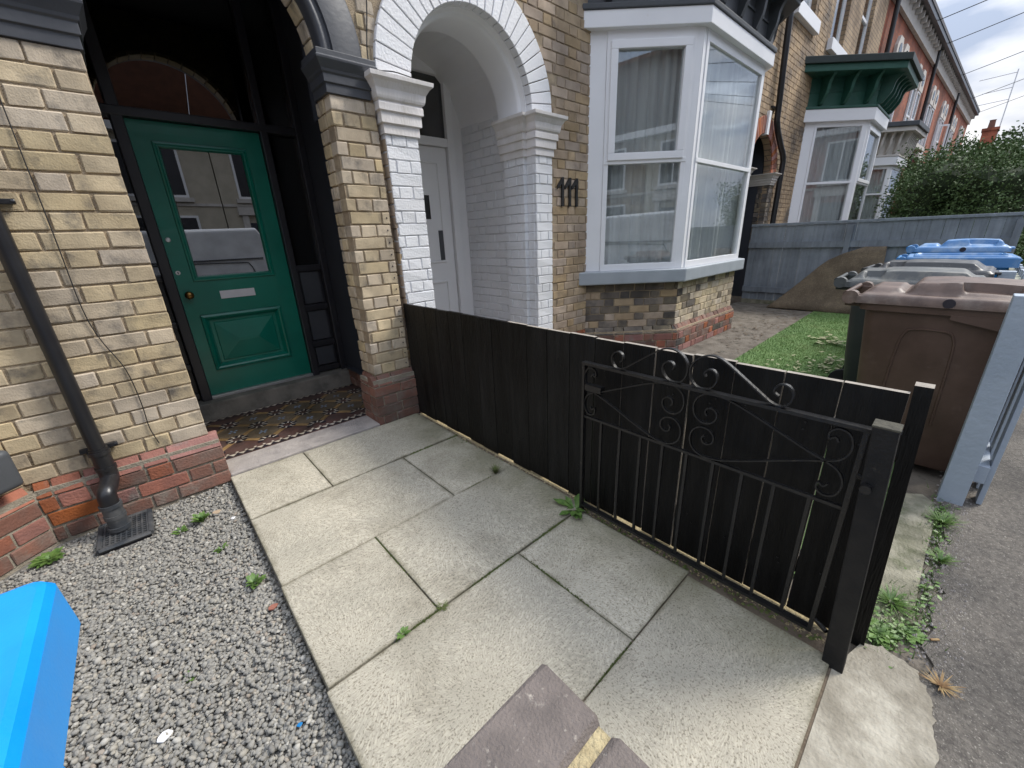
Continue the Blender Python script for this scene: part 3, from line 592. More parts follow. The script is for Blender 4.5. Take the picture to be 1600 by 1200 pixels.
# ------------------------------------------------------------------ house with the green door
H3 = thing('terraced_house', 'yellow brick terraced house with green front door and dark painted porch arch', 'house', (0.3, 3.2, 0))
mb = MB(); mb.box(-0.68, 0.09, WY + 0.004, 3.9, -0.1, 2.3).box(1.215, 1.51, WY + 0.004, 3.20, -0.1, 2.32)
mb.prism([(-1.5, 2.27), (-0.68, WY + 0.004), (-0.68, 3.9), (-1.5, 3.9)], -0.1, 3.2)
arch_wall(mb, -0.68, 1.53, 2.5, 3.7, 0.655, 2.5, 0.56, WY + 0.012, 3.2)
mb.box(-0.68, 0.1, WY + 0.02, 3.2, 2.3, 2.5).box(1.22, 1.51, WY + 0.02, 3.2, 2.32, 2.5)
mb.build('wall', 'mortar', H3)
lay(H3, (-0.68, WY), (0.092, WY), 0.305, 23, 'yellow_brick', shift=0.06)
lay(H3, (-1.25, 2.48), (-0.683, WY - 0.003), 0.305, 15, 'yellow_brick', shift=0.1)
lay(H3, (1.208, WY), (1.515, WY), 0.405, 22, 'yellow_brick', shift=0.02)
lay(H3, (1.208, 3.205), (1.208, 3.084), 0.405, 22, 'yellow_brick', shift=0.05)
lay(H3, (1.47, WY + 0.008), (1.60, WY + 0.008), 2.52, 9, 'yellow_brick', keep=lambda s, z: math.hypot(1.47 + s - 0.655, z - 2.5) > 0.84)
voussoirs(H3, 0.655, 2.5, 3.06, 0.535, 0.60, 18, 'yellow_brick', depth=0.13, name='arch_brick')
# plinth
pl = MB(); pl.box(-0.66, 0.13, 2.946, 3.1, -0.1, 0.27).prism([(-1.5, 2.205), (-0.655, 2.946), (-0.655, 3.1), (-1.5, 3.1)], -0.1, 0.27); pl.build('plinth', 'grey_mortar', H3); MB().box(1.172, 1.533, 2.941, 3.2, -0.1, 0.37).build('plinth', 'grey_mortar', H3)
redalt = lambda s, z, m_: 'dull_red_brick' if z < 0.05 or random.random() < 0.22 else m_
lay(H3, (-0.655, 2.94), (0.135, 2.94), -0.035, 3, 'red_brick', ch=0.0865, joint=0.012, alt=redalt, name='plinth_brick')
lay(H3, (-0.655, 2.94), (0.135, 2.94), 0.222, 1, 'red_brick', ch=0.088, joint=0.010, cant=0.04, name='plinth_brick')
lay(H3, (-1.25, 2.415), (-0.66, 2.935), -0.035, 3, 'red_brick', ch=0.0865, joint=0.012, alt=redalt, name='plinth_brick', shift=0.08)
lay(H3, (-1.25, 2.415), (-0.66, 2.935), 0.222, 1, 'red_brick', ch=0.088, joint=0.010, cant=0.04, name='plinth_brick')
for q0, q1 in (((1.165, 2.935), (1.54, 2.935)), ((1.165, 3.2), (1.165, 3.04))):
    lay(H3, q0, q1, -0.01, 4, 'dull_red_brick', ch=0.081, name='plinth_brick'); lay(H3, q0, q1, 0.316, 1, 'dull_red_brick', ch=0.088, cant=0.045, name='plinth_brick')
CAPP = [(0.0, 0.0), (0.014, 0.0), (0.014, 0.05), (0.024, 0.055), (0.024, 0.10), (0.032, 0.108), (0.036, 0.122), (0.062, 0.165), (0.064, 0.178), (0.056, 0.183), (0.056, 0.215), (0.0, 0.22)]
mb = MB(); mould(mb, -0.9, 0.09, WY - 0.002, 3.2, [(a, 2.275 + b) for a, b in CAPP], left=False); mb.build('capital', 'dark_paint', H3, bevel=0.003)
mb = MB(); mould(mb, 1.21, 1.475, WY - 0.002, 3.2, [(a, 2.295 + b) for a, b in CAPP]); mb.build('capital', 'dark_paint', H3, bevel=0.003)
ring = []
for k in range(41):
    a = math.pi * k / 40
    ring.append([(0.655 + r * math.cos(a), y, 2.505 + r * math.sin(a)) for r, y in ((0.545, 3.06), (0.545, 2.985), (0.55, 2.962), (0.562, 2.952), (0.578, 2.952), (0.59, 2.962), (0.595, 2.982), (0.62, 2.982), (0.625, 2.966), (0.80, 2.966), (0.815, 2.976), (0.82, 3.0), (0.82, 3.06))])
MB().rings(ring).build('arch_moulding', 'dark_paint', H3, smooth=True)
# porch inside
mb = MB(); mb.box(1.42, 1.53, 3.2, 4.6, 0.0, 3.7).box(1.21, 1.53, 3.202, 3.3, 2.2, 3.7).box(-0.3, 0.0, 3.2, 4.6, 0, 3.7).box(-0.3, 1.53, 3.2, 4.6, 3.32, 3.7); mb.build('porch_wall', 'navy_wall', H3)
lay(H3, (1.40, 4.12), (1.40, 3.21), 0.02, 2, 'dull_red_brick', ch=0.085, name='plinth_brick')
MB().box(1.375, 1.425, 3.21, 4.12, 0.192, 0.215).build('skirting', 'navy_wall', H3, bevel=0.004)
DY = 4.24
MB().box(-0.02, 1.425, 4.10, 4.45, 0.0, 0.165).build('door_step', 'step_stone', H3, bevel=0.012)
MB().box(0.235, 1.08, DY - 0.035, DY + 0.05, 0.165, 0.19).build('threshold_strip', 'alu', H3, bevel=0.003)
fr = MB()
for x0, x1 in ((0.165, 0.236), (1.08, 1.138), (1.36, 1.42), (-0.02, 0.0)): fr.box(x0, x1, DY - 0.05, DY + 0.06, 0.16, 3.33)
fr.box(0.0, 1.36, DY - 0.055, DY + 0.06, 2.292, 2.352)
for z in (0.18, 0.44, 0.80, 1.17): fr.box(1.138, 1.36, DY - 0.015, DY + 0.05, z, z + 0.055); fr.box(0.0, 0.165, DY - 0.015, DY + 0.05, z, z + 0.055)
fr.box(1.138, 1.36, DY + 0.02, DY + 0.05, 0.2, 1.2).box(0.0, 0.165, DY + 0.02, DY + 0.05, 0.2, 1.2)
dfr = fr.build('door_frame', 'black_frame', H3, bevel=0.008)
for nm, x0, x1, z0, z1 in (('sidelight', 1.138, 1.36, 1.225, 2.292), ('sidelight', 0.0, 0.165, 1.225, 2.292), ('fanlight', 0.236, 1.08, 2.352, 3.33), ('fanlight', 1.138, 1.36, 2.352, 3.33), ('fanlight', 0.0, 0.165, 2.352, 3.33)):
    MB().box(x0 - 0.005, x1 + 0.005, DY + 0.012, DY + 0.018, z0 - 0.005, z1 + 0.005).build(nm, 'door_glass' if nm == 'fanlight' else 'dark_glass', H3)
for z0, z1 in ((0.245, 0.43), (0.505, 0.79), (0.865, 1.16)): MB().box(1.165, 1.335, DY + 0.006, DY + 0.022, z0, z1).build('frame_panel', 'dark_paint', H3, bevel=0.006)
# the green door
d = MB(); Z0, Z1 = 0.192, 2.288; X0, X1 = 0.24, 1.076
d.box(X0, 0.372, DY, DY + 0.045, Z0, Z1).box(0.938, X1, DY, DY + 0.045, Z0, Z1).box(0.372, 0.938, DY, DY + 0.045, 2.14, Z1).box(0.372, 0.938, DY, DY + 0.045, 0.86, 1.175).box(0.372, 0.938, DY, DY + 0.045, Z0, 0.42).box(0.372, 0.938, DY + 0.018, DY + 0.04, 0.42, 0.86)
door = d.build('front_door', 'green_door', H3, bevel=0.0)
MB().box(0.37, 0.94, DY + 0.02, DY + 0.026, 1.17, 2.145).build('glass_pane', 'door_glass', door)
def frame_mould(x0, x1, z0, z1, prof, y, name, mat, parent):
    """picture-frame moulding: prof is (inset, out)"""
    rr = []
    for i, o_ in prof: rr.append([(x0 + i, y - o_, z0 + i), (x1 - i, y - o_, z0 + i), (x1 - i, y - o_, z1 - i), (x0 + i, y - o_, z1 - i)])
    return MB().rings(rr, caps=False).build(name, mat, parent)
frame_mould(0.352, 0.958, 1.155, 2.16, [(0, 0), (0.004, 0.014), (0.016, 0.016), (0.024, 0.008), (0.034, 0.008), (0.042, -0.016)], DY, 'glazing_moulding', 'green_door', door)
frame_mould(0.325, 0.94, 0.40, 0.885, [(0, 0), (0.004, 0.018), (0.02, 0.024), (0.032, 0.018), (0.045, 0.0), (0.055, -0.012)], DY, 'panel_moulding', 'green_door', door)
pn = MB(); y = DY + 0.018
pn.rings([[(0.405, y, 0.475), (0.86, y, 0.475), (0.86, y, 0.81), (0.405, y, 0.81)], [(0.41, y - 0.008, 0.48), (0.855, y - 0.008, 0.48), (0.855, y - 0.008, 0.805), (0.41, y - 0.008, 0.805)], [(0.55, y - 0.034, 0.63), (0.715, y - 0.034, 0.63), (0.715, y - 0.034, 0.655), (0.55, y - 0.034, 0.655)]])
pn.build('raised_panel', 'green_door', door)
MB().box(0.507, 0.765, DY - 0.006, DY + 0.004, 1.0, 1.065).build('letter_plate', 'letter_plate', door, bevel=0.002)
MB().lathe([(0.022, -0.004), (0.022, 0.004), (0.010, 0.008), (0.010, 0.022), (0.024, 0.030), (0.031, 0.042), (0.030, 0.054), (0.020, 0.064), (0.001, 0.067)], (0.297, DY, 1.055), 'y').build('door_knob', 'brass', door, smooth=True)
lk = MB().lathe([(0.017, -0.002), (0.017, 0.004), (0.013, 0.006), (0.001, 0.006)], (0.275, DY, 1.48), 'y').build('lock', 'steel', door)
MB().lathe([(0.016, -0.002), (0.016, 0.003), (0.001, 0.003)], (0.272, DY, 1.232), 'y').build('keyhole_plate', 'steel', door)
MB().box(0.2685, 0.2755, DY - 0.005, DY - 0.001, 1.222, 1.240).build('keyhole', 'tile_black', door)
mb = MB(); mb.box(-0.3, 1.5, 4.75, 4.8, 0, 3.7); mb.build('hall_wall', 'room_dark', H3)
# downpipe, its brackets and the thin cable on the wall
dp = MB().tube(smoothline([(-0.385, 2.925, 3.6), (-0.385, 2.925, 2.0), (-0.38, 2.925, 0.50), (-0.378, 2.925, 0.36)], 4), 0.034, 16).build('downpipe', 'pipe_black', H3, smooth=True)
MB().tube(smoothline([(-0.378, 2.925, 0.42), (-0.378, 2.925, 0.275), (-0.380, 2.912, 0.240), (-0.388, 2.865, 0.222), (-0.400, 2.815, 0.205), (-0.404, 2.80, 0.165), (-0.404, 2.80, 0.09)], 5), 0.040, 16).build('pipe_bend', 'pipe_black', H3, smooth=True)
MB().tube([(-0.404, 2.80, 0.13), (-0.404, 2.80, -0.03)], 0.042, 16).build('pipe_shoe', 'pipe_dusty', H3, smooth=True)
for z, yy, rr_, xx in ((0.385, 2.925, 0.046, -0.378), (0.29, 2.925, 0.045, -0.378), (0.125, 2.80, 0.047, -0.404), (0.06, 2.80, 0.046, -0.404), (-0.01, 2.80, 0.05, -0.404)):
    MB().tube([(xx, yy, z), (xx, yy, z + 0.022)], rr_, 16).build('pipe_collar', 'pipe_black' if z > 0.2 else 'pipe_dusty', H3, smooth=True)
for z in (0.40, 1.62):
    MB().box(-0.45, -0.31, 2.945, 2.976, z, z + 0.022).tube([(-0.315, 2.955, z + 0.011), (-0.30, 2.955, z + 0.011)], 0.013, 8).build('pipe_bracket', 'pipe_black', H3, bevel=0.003)
MB().tube(smoothline([(-0.22, 2.968, 2.2), (-0.225, 2.968, 1.5), (-0.23, 2.968, 1.15), (-0.21, 2.968, 0.98), (-0.16, 2.968, 0.80), (-0.15, 2.968, 0.6), (-0.155, 2.968, 0.45), (-0.14, 2.968, 0.34)], 5), 0.0028, 6).build('cable', 'cable', H3)
for k in range(14): MB().lathe([(0.006, 0.0), (0.004, 0.003), (0.001, 0.003)], (1.487 + 0.003 * math.sin(k * 2), WY - 0.0065, 0.45 + k * 0.0857), 'y', 8).build('drill_hole', 'tile_black', H3)
# meter box on the bay
mbx = MB(); mbx.face_box((-1.25, 2.43), (-0.66, 2.955), 0.28, 0.735, 0.36, 0.555, 0.0, 0.10)
tag(mbx.build('meter_box', 'dark_grey_box', bevel=0.03, seg=4, smooth=True), 'dark grey rounded meter box fixed to the brick beside the downpipe', 'meter box')
# gully grate
gr = thing('drain_grate', 'black plastic drain grate lying on gravel under the downpipe', 'drain grate', (-0.39, 2.78, -0.04))
mb = MB(); q = [(-0.49, 2.655), (-0.285, 2.655), (-0.285, 2.92), (-0.49, 2.92)]
for a, b in zip(q, q[1:] + q[:1]): mb.tube([(*a, -0.028), (*b, -0.028)], 0.013, 6)
mb.build('rim', 'pipe_dusty', gr)
mb = MB()
for i in range(9): x = -0.475 + i * 0.0218; mb.box(x, x + 0.007, 2.66, 2.915, -0.032, -0.020)
for i in range(11): y = 2.672 + i * 0.0235; mb.box(-0.485, -0.29, y, y + 0.007, -0.031, -0.0215)
mb.build('grid', 'pipe_dusty', gr); MB().box(-0.487, -0.288, 2.657, 2.918, -0.06, -0.045).build('well', 'tile_black', gr)

# porch floor: stone threshold and encaustic tiles
pf = struct(MB().box(0.0, 1.42, 3.0, 4.1, -0.08, 0.012).build('porch_floor', 'tile_maroon'))
MB().prism([(0.135, 2.93), (1.165, 2.93), (1.165, 3.185), (0.09, 3.185), (0.09, 3.0), (0.135, 3.0)], -0.07, 0.016).build('threshold_stone', 'threshold_stone', pf, bevel=0.008)
TX0, TX1, TY0, TY1 = 0.06, 1.40, 3.30, 4.04; zt = 0.0165
mos = {k: MB() for k in ('tile_black', 'tile_white', 'tile_blue')}
dd = 0.25; half = dd / math.sqrt(2); gw = 0.034
bt = worn_box(dd - gw - 0.006, dd - gw - 0.006, 0.012, 'tile_brown', 3, 0.001, 0.0002); gt = worn_box(dd * 0.56, gw, 0.012, 'tile_gold', 4, 0.001, 0.0002)
for i in range(-1, 9):
    for j in range(-1, 7):
        x, y = TX0 + 0.03 + i * half, TY0 + 0.02 + j * half
        ins = lambda a, b, mg: TX0 + mg < a < TX1 - mg and TY0 + mg < b < TY1 - mg
        if (i + j) % 2 == 0:   # a knot of the lattice: an eight-pointed star
            if not ins(x, y, 0.0): continue
            for k in range(8):
                a = math.pi / 4 * k; c, s_ = math.cos, math.sin; r0, r1 = 0.034, 0.074
                for mt_, da in (('tile_black', 0.0), ('tile_white', math.pi / 8)):
                    a2 = a + da; w = 0.20
                    p = [(x + r0 * c(a2 - 0.24), y + r0 * s_(a2 - 0.24)), (x + r1 * c(a2 - 0.02 - w * (da == 0)), y + r1 * s_(a2 - 0.02 - w * (da == 0))), (x + r1 * c(a2 + 0.02 + w * (da == 0)), y + r1 * s_(a2 + 0.02 + w * (da == 0))), (x + r0 * c(a2 + 0.24), y + r0 * s_(a2 + 0.24))]
                    if all(ins(px_, py_, 0) for px_, py_ in p): mos[mt_].add([(px_, py_, zt + (0.0012 if da else 0.0006)) for px_, py_ in p], [(0, 1, 2, 3)])
            for sx_, sy_ in ((1, 1), (1, -1)):
                gx, gy = x + sx_ * half / 2, y + sy_ * half / 2
                if ins(gx, gy, 0.05):
                    o = link('strip_tile', gt); o.location = (gx, gy, 0.0105); o.rotation_euler.z = math.pi / 4 * (1 if sx_ * sy_ > 0 else -1); set_parent(o, pf)
        else:
            if not ins(x, y, 0.045): continue
            o = link('floor_tile', bt); o.location = (x, y, 0.010); o.rotation_euler.z = math.pi / 4; set_parent(o, pf)
            if ins(x, y, 0.07):
                for k in range(4):
                    a = math.pi / 2 * k + 0.4; mos['tile_blue'].add([(x, y, zt + 0.001), (x + 0.03 * math.cos(a - 0.3), y + 0.03 * math.sin(a - 0.3), zt + 0.001), (x + 0.036 * math.cos(a), y + 0.036 * math.sin(a), zt + 0.001), (x + 0.03 * math.cos(a + 0.3), y + 0.03 * math.sin(a + 0.3), zt + 0.001)], [(0, 1, 2, 3)])
p_ = 0.058
for yb, sg in ((3.205, 1), (TY1 + 0.006, 1)):
    for k in range(int((TX1 - TX0) / p_)):
        x = TX0 + 0.02 + k * p_
        mos['tile_black'].add([(x, yb, 0.0135), (x + p_, yb, 0.0135), (x + p_ / 2, yb + 0.04, 0.0135)], [(0, 1, 2)])
        mos['tile_white'].add([(x - p_ * 0.45, yb + 0.04, 0.0135), (x, yb + 0.004, 0.0135), (x + p_ * 0.45, yb + 0.04, 0.0135)], [(0, 1, 2)])
        mos['tile_white'].add([(x + p_ / 2 - 0.012, yb + 0.058, 0.0135), (x + p_ / 2, yb + 0.046, 0.0135), (x + p_ / 2 + 0.012, yb + 0.058, 0.0135), (x + p_ / 2, yb + 0.07, 0.0135)], [(0, 1, 2, 3)])
for k, v in mos.items(): o = v.build('mosaic', k, pf); o['kind'] = 'stuff'

# ------------------------------------------------------------------ bay windows and the neighbouring houses
def offs(P, d):
    """offset a bay outline outwards (to the right of its direction) by d; its ends slide along the wall"""
    P = [Vector(p) for p in P]; segs = []
    for a, b in zip(P[:-1], P[1:]):
        u = (b - a).normalized(); n = Vector((u.y, -u.x)); segs.append((a + n * d, u))
    def meet(s1, s2):
        (a, u), (b, v) = s1, s2; den = u.x * v.y - u.y * v.x
        t = ((b.x - a.x) * v.y - (b.y - a.y) * v.x) / den; return a + u * t
    wall = (P[0], Vector((1, 0)))
    return [meet(wall, segs[0]), meet(segs[0], segs[1]), meet(segs[1], segs[2]), meet(segs[2], wall)]
def ring_prism(mb, P, d0, d1, z0, z1):
    """bay-shaped band between offsets d0 (inner) and d1 (outer)"""
    A, B = offs(P, d0), offs(P, d1)
    for i in range(3): mb.prism([A[i], A[i + 1], B[i + 1], B[i]][::-1], z0, z1)
def curtain(p0, p1, s0, s1, z0, z1, depth, parent, mat='curtain', fold=0.016, gap=None):
    p0 = Vector(p0); u = (Vector(p1) - p0).normalized(); n = Vector((u.y, -u.x)); N = 90; vs = []; fs = []
    ph = [random.uniform(0, 6) for _ in range(3)]
    for i in range(N + 1):
        s = s0 + (s1 - s0) * i / N
        for z, k in ((z0, 1.0), ((z0 + z1) / 2, 0.9), (z1, 0.7)):
            w = k * fold * (math.sin(s * 61 + ph[0]) + 0.6 * math.sin(s * 37 + ph[1] + z * 0.4) + 0.4 * math.sin(s * 113 + ph[2]))
            q = p0 + u * s - n * (depth - w); vs.append((q.x, q.y, z))
    for i in range(N):
        for k in range(2): a = i * 3 + k; fs.append((a, a + 3, a + 4, a + 1))
    return MB().add(vs, fs).build('curtain', mat, parent, smooth=True)
def bay_window(house, P, zs, zh, lights, head=0.10, trans=None, corner=0.07, frame='white_plastic', curtains='curtain', glass='glass', jamb=0.17):
    """frames and panes on the three faces; lights[i] = (open upper casement?, )"""
    post = bpy.data.objects.new('bay_window', None); COL.objects.link(post); post.empty_display_size = 0.1; set_parent(post, house)
    if house.get('_local'): post['_local'] = 1
    for i in range(3):                                   # corner posts and end posts
        a, b = Vector(P[i]), Vector(P[i + 1]); Lf = (b - a).length
        s0 = jamb if i == 0 else corner; s1 = Lf - (jamb if i == 2 else corner)
        MB().face_box(a, b, 0.0 if i == 0 else 0.004, s0, zs, zh, -0.075, -0.004 if i == 0 else -0.002).build('window_post', frame, post, bevel=0.004)
        MB().face_box(a, b, s1, Lf - (0 if i == 2 else 0.004), zs, zh, -0.075, -0.004).build('window_post', frame, post, bevel=0.004)
    for i in range(3):
        a, b = Vector(P[i]), Vector(P[i + 1]); Lf = (b - a).length
        s0 = jamb if i == 0 else corner; s1 = Lf - (jamb if i == 2 else corner)
        f = MB(); fw = 0.05
        f.face_box(a, b, s0, s1, zs, zs + 0.07, -0.06, 0.010).face_box(a, b, s0, s1, zh - head, zh, -0.06, 0.006).face_box(a, b, s0, s1, trans - 0.022, trans + 0.022, -0.06, 0.014)
        f.face_box(a, b, s0, s0 + fw, zs + 0.07, zh - head, -0.06, 0.008).face_box(a, b, s1 - fw, s1, zs + 0.07, zh - head, -0.06, 0.008)
        f.build('window_frame', frame, post, bevel=0.004)
        a0, a1 = s0 + fw, s1 - fw; zu0, zu1 = trans + 0.022, zh - head
        if lights[i]:
            c = MB(); cw = 0.06
            c.face_box(a, b, a0 - 0.012, a1 + 0.012, zu0 - 0.01, zu0 + cw, -0.03, 0.030).face_box(a, b, a0 - 0.012, a1 + 0.012, zu1 - cw, zu1 + 0.01, -0.03, 0.030)
            c.face_box(a, b, a0 - 0.012, a0 + cw, zu0 + cw, zu1 - cw, -0.03, 0.0302).face_box(a, b, a1 - cw, a1 + 0.012, zu0 + cw, zu1 - cw, -0.03, 0.0302)
            c.build('casement', frame, post, bevel=0.006); u0, u1, w0, w1 = a0 + cw, a1 - cw, zu0 + cw, zu1 - cw
        else: u0, u1, w0, w1 = a0, a1, zu0, zu1
        MB().face_box(a, b, u0 - 0.004, u1 + 0.004, w0 - 0.004, w1 + 0.004, -0.022, -0.016).build('pane', glass, post)
        MB().face_box(a, b, a0 - 0.004, a1 + 0.004, zs + 0.066, trans - 0.018, -0.022, -0.016).build('pane', glass, post)
        if curtains: curtain(a, b, s0 - 0.02, s1 + 0.02, zs + 0.05, zh, 0.10, post, curtains)
    return post
def bracket(mb, a, b, s, z0, z1, d0, reach, w=0.06):
    """scrolled timber bracket under a cornice on face a->b"""
    a = Vector(a); u = (Vector(b) - a).normalized(); n = Vector((u.y, -u.x)); h = z1 - z0; prof = [(0, 0)]
    for k in range(9):
        t = k / 8; prof.append((reach * (0.25 + 0.75 * t + 0.10 * math.sin(t * 6.28)), h * (0.08 + 0.92 * t ** 0.8)))
    prof.append((0, h)); r0 = []; r1 = []
    for d, z in prof:
        q = a + u * (s - w / 2) + n * (d0 + d); r0.append((q.x, q.y, z0 + z)); q = a + u * (s + w / 2) + n * (d0 + d); r1.append((q.x, q.y, z0 + z))
    mb.rings([r0, r1])
def bay_top(house, P, z, fascia_h, frieze_h, reach, cols, nb=(3, 4, 3), cornice=0.12, proud=0.09):
    mb = MB(); mb.prism(offs(P, proud), z, z + fascia_h); mb.build('fascia', cols[0], house, bevel=0.006)
    z1 = z + fascia_h; mb = MB(); mb.prism(offs(P, 0.05), z1, z1 + frieze_h); mb.build('frieze', cols[1], house)
    MB().prism(offs(P, 0.105), z1 + 0.001, z1 + 0.05).build('frieze_rail', cols[1], house, bevel=0.01)
    MB().prism(offs(P, 0.065), z1 + frieze_h * 0.55, z1 + frieze_h * 0.55 + 0.02).build('frieze_rail', cols[1], house)
    Q = offs(P, 0.05)
    for i in range(3):
        Lf = (Q[i + 1] - Q[i]).length
        for k in range(nb[i]):
            mb = MB(); bracket(mb, Q[i], Q[i + 1], Lf * (k + 0.5) / nb[i], z1 + 0.05, z1 + frieze_h, 0, reach); mb.build('bracket', cols[1], house)
    MB().prism(offs(P, reach + 0.10), z1 + frieze_h, z1 + frieze_h + cornice * 0.5).build('cornice', cols[1], house, bevel=0.01)
    MB().prism(offs(P, reach + 0.15), z1 + frieze_h + cornice * 0.5, z1 + frieze_h + cornice).build('bay_roof', cols[2], house, bevel=0.01)
def sash(house, x0, x1, z0, z1, y, sill=True, frame='white_plastic', split=0.5, glass='dark_glass', stone='white_gloss', deep=0.10):
    """window set deep in the wall: frame with a pane each side of the meeting rail"""
    f = MB(); w = 0.06; yy = y + deep
    f.box(x0, x0 + w, yy - 0.03, yy + 0.03, z0, z1).box(x1 - w, x1, yy - 0.03, yy + 0.03, z0, z1).box(x0 + w, x1 - w, yy - 0.03, yy + 0.03, z0, z0 + w).box(x0 + w, x1 - w, yy - 0.03, yy + 0.03, z1 - w, z1)
    zm = z0 + (z1 - z0) * split; f.box(x0 + w, x1 - w, yy - 0.028, yy + 0.03, zm - w / 2, zm + w / 2)
    o = f.build('window', frame, house, bevel=0.004)
    MB().box(x0 + w - 0.004, x1 - w + 0.004, yy + 0.0, yy + 0.006, z0 + w - 0.004, zm).build('pane', glass, o); MB().box(x0 + w - 0.004, x1 - w + 0.004, yy - 0.001, yy + 0.005, zm, z1 - w + 0.004).build('pane', glass, o)
    if sill: MB().box(x0 - 0.12, x1 + 0.12, y - 0.09, y + deep, z0 - 0.20, z0).build('window_sill', stone, house, bevel=0.008)
def holed_wall(mb, x0, x1, z0, z1, y0, y1, holes):
    """wall x0..x1 with rectangular holes (hx0,hx1,hz0,hz1) that do not share columns"""
    xs = x0
    for hx0, hx1, hz0, hz1 in sorted(holes):
        mb.box(xs, hx0, y0, y1, z0, z1); mb.box(hx0, hx1, y0, y1, z0, hz0); mb.box(hx0, hx1, y0, y1, hz1, z1); xs = hx1
    mb.box(xs, x1, y0, y1, z0, z1)

# ---- house with the white arch and the white bay
H1 = thing('terraced_house', 'buff brick terraced house numbered 111 with white painted arch and white bay window', 'house', (4.5, 3.2, 0))
AC, AZ, AR, AO = 2.415, 2.44, 0.605, 0.87
BAY = [(3.90, WY), (4.70, 2.25), (6.42, 2.25), (7.22, WY)]
mb = MB(); mb.box(3.07, 3.95, WY + 0.004, 3.36, -0.1, 4.6).box(7.18, 7.6, WY + 0.004, 3.36, -0.1, 4.6).box(3.95, 7.18, WY + 0.004, 3.36, 3.6, 4.6)
mb.box(1.53, 1.56, 3.034, 3.36, -0.1, 2.44).box(1.56, 1.81, 2.99, 3.36, -0.1, 2.44)
arch_wall(mb, 1.53, 3.07, AZ, 4.6, AC, AZ, AR + 0.03, WY + 0.006, 3.36, 24)
mb.build('wall', 'mortar', H1)
def keep111(s, z):
    x = 1.53 + s
    if z < AZ + 0.03: return x > 3.315
    return math.hypot(x - AC, z - AZ) > AO + 0.05
lay(H1, (1.53, WY), (3.90, WY), 0.305, 36, 'buff_brick', keep=keep111, shift=0.03)
lay(H1, (7.18, WY), (7.6, WY), 2.0, 22, 'buff_brick')
lay(H1, (1.512, 3.03), (1.566, 3.03), 0.2, 26, 'buff_brick', lens=(0.3, 0.3))
lay(H1, (1.553, 3.03), (1.553, 2.966), 0.2, 22, 'buff_brick', lens=(0.3, 0.3), depth=0.02, proud=0.003)
MB().box(3.33, 3.92, 2.945, 3.0, -0.1, 0.27).build('plinth', 'grey_mortar', H1)
lay(H1, (3.33, 2.94), (3.93, 2.94), -0.03, 3, 'red_brick', ch=0.0865, alt=redalt, name='plinth_brick'); lay(H1, (3.33, 2.94), (3.93, 2.94), 0.225, 1, 'red_brick', ch=0.088, cant=0.04, name='plinth_brick')
# white piers, arch ring and porch
mb = MB(); mb.box(1.56, 1.81, 2.966, 2.99, -0.05, 2.12).box(3.065, 3.285, 2.966, 3.1, -0.05, 2.12).box(3.027, 3.10, 3.086, 3.36, -0.05, 2.2).box(3.10, 3.3, 2.99, 4.3, -0.05, 3.6); mb.build('painted_wall', 'white_joint', H1)
WL = dict(name='painted_brick', joint=0.007, proud=0.003)
lay(H1, (1.556, 2.96), (1.815, 2.96), -0.02, 25, 'white_paint_brick', **WL)
lay(H1, (3.06, 2.96), (3.29, 2.96), -0.02, 25, 'white_paint_brick', **WL)
lay(H1, (3.06, 3.08), (3.06, 2.99), -0.02, 25, 'white_paint_brick', depth=0.03, **WL)
lay(H1, (3.02, 3.36), (3.02, 3.08), -0.02, 25, 'white_paint_brick', depth=0.05, **WL)
lay(H1, (3.095, 4.16), (3.095, 3.36), -0.02, 34, 'white_paint_brick', depth=0.03, **WL)
voussoirs(H1, AC, AZ, 2.952, AR, AO, 27, 'white_paint_brick', gap=0.007)
ring = []
for k in range(41):
    a = math.pi * k / 40; ring.append([(AC + r * math.cos(a), y, AZ + r * math.sin(a)) for r, y in ((AR + 0.02, 3.02), (AR - 0.005, 3.03), (AR - 0.012, 3.06), (AR - 0.02, 3.075), (AR - 0.038, 3.082), (AR - 0.048, 3.10), (AR - 0.048, 3.36), (AR + 0.02, 3.36))])
MB().rings(ring).build('inner_arch', 'white_gloss', H1, smooth=True)
vault = MB()
for k in range(24):
    a, b = math.pi * k / 24, math.pi * (k + 1) / 24; r = 0.69
    vault.add([(AC + r * math.cos(t), y, AZ - 0.02 + r * math.sin(t)) for t, y in ((a, 3.36), (b, 3.36), (b, 4.2), (a, 4.2))], [(0, 1, 2, 3)])
vault.build('porch_vault', 'white_gloss', H1, smooth=True)
CAPW = [(0.0, 0.0), (0.012, 0.0), (0.012, 0.06), (0.028, 0.064), (0.028, 0.13), (0.042, 0.135), (0.042, 0.175), (0.036, 0.19), (0.05, 0.20), (0.056, 0.215), (0.062, 0.255), (0.085, 0.29), (0.105, 0.305), (0.108, 0.33), (0.0, 0.332)]
mb = MB(); mould(mb, 1.556, 1.815, 2.955, 3.36, [(a, 2.108 + b) for a, b in CAPW]); mb.build('capital', 'stone_white', H1, bevel=0.003)
mb = MB(); mould(mb, 3.06, 3.29, 2.955, 3.20, [(a, 2.108 + b) for a, b in CAPW]); mb.build('capital', 'stone_white', H1, bevel=0.003)
mb = MB(); mould(mb, 3.018, 3.10, 3.075, 3.40, [(a, 2.106 + b) for a, b in CAPW], right_=False); mb.build('capital', 'stone_white', H1, bevel=0.003)
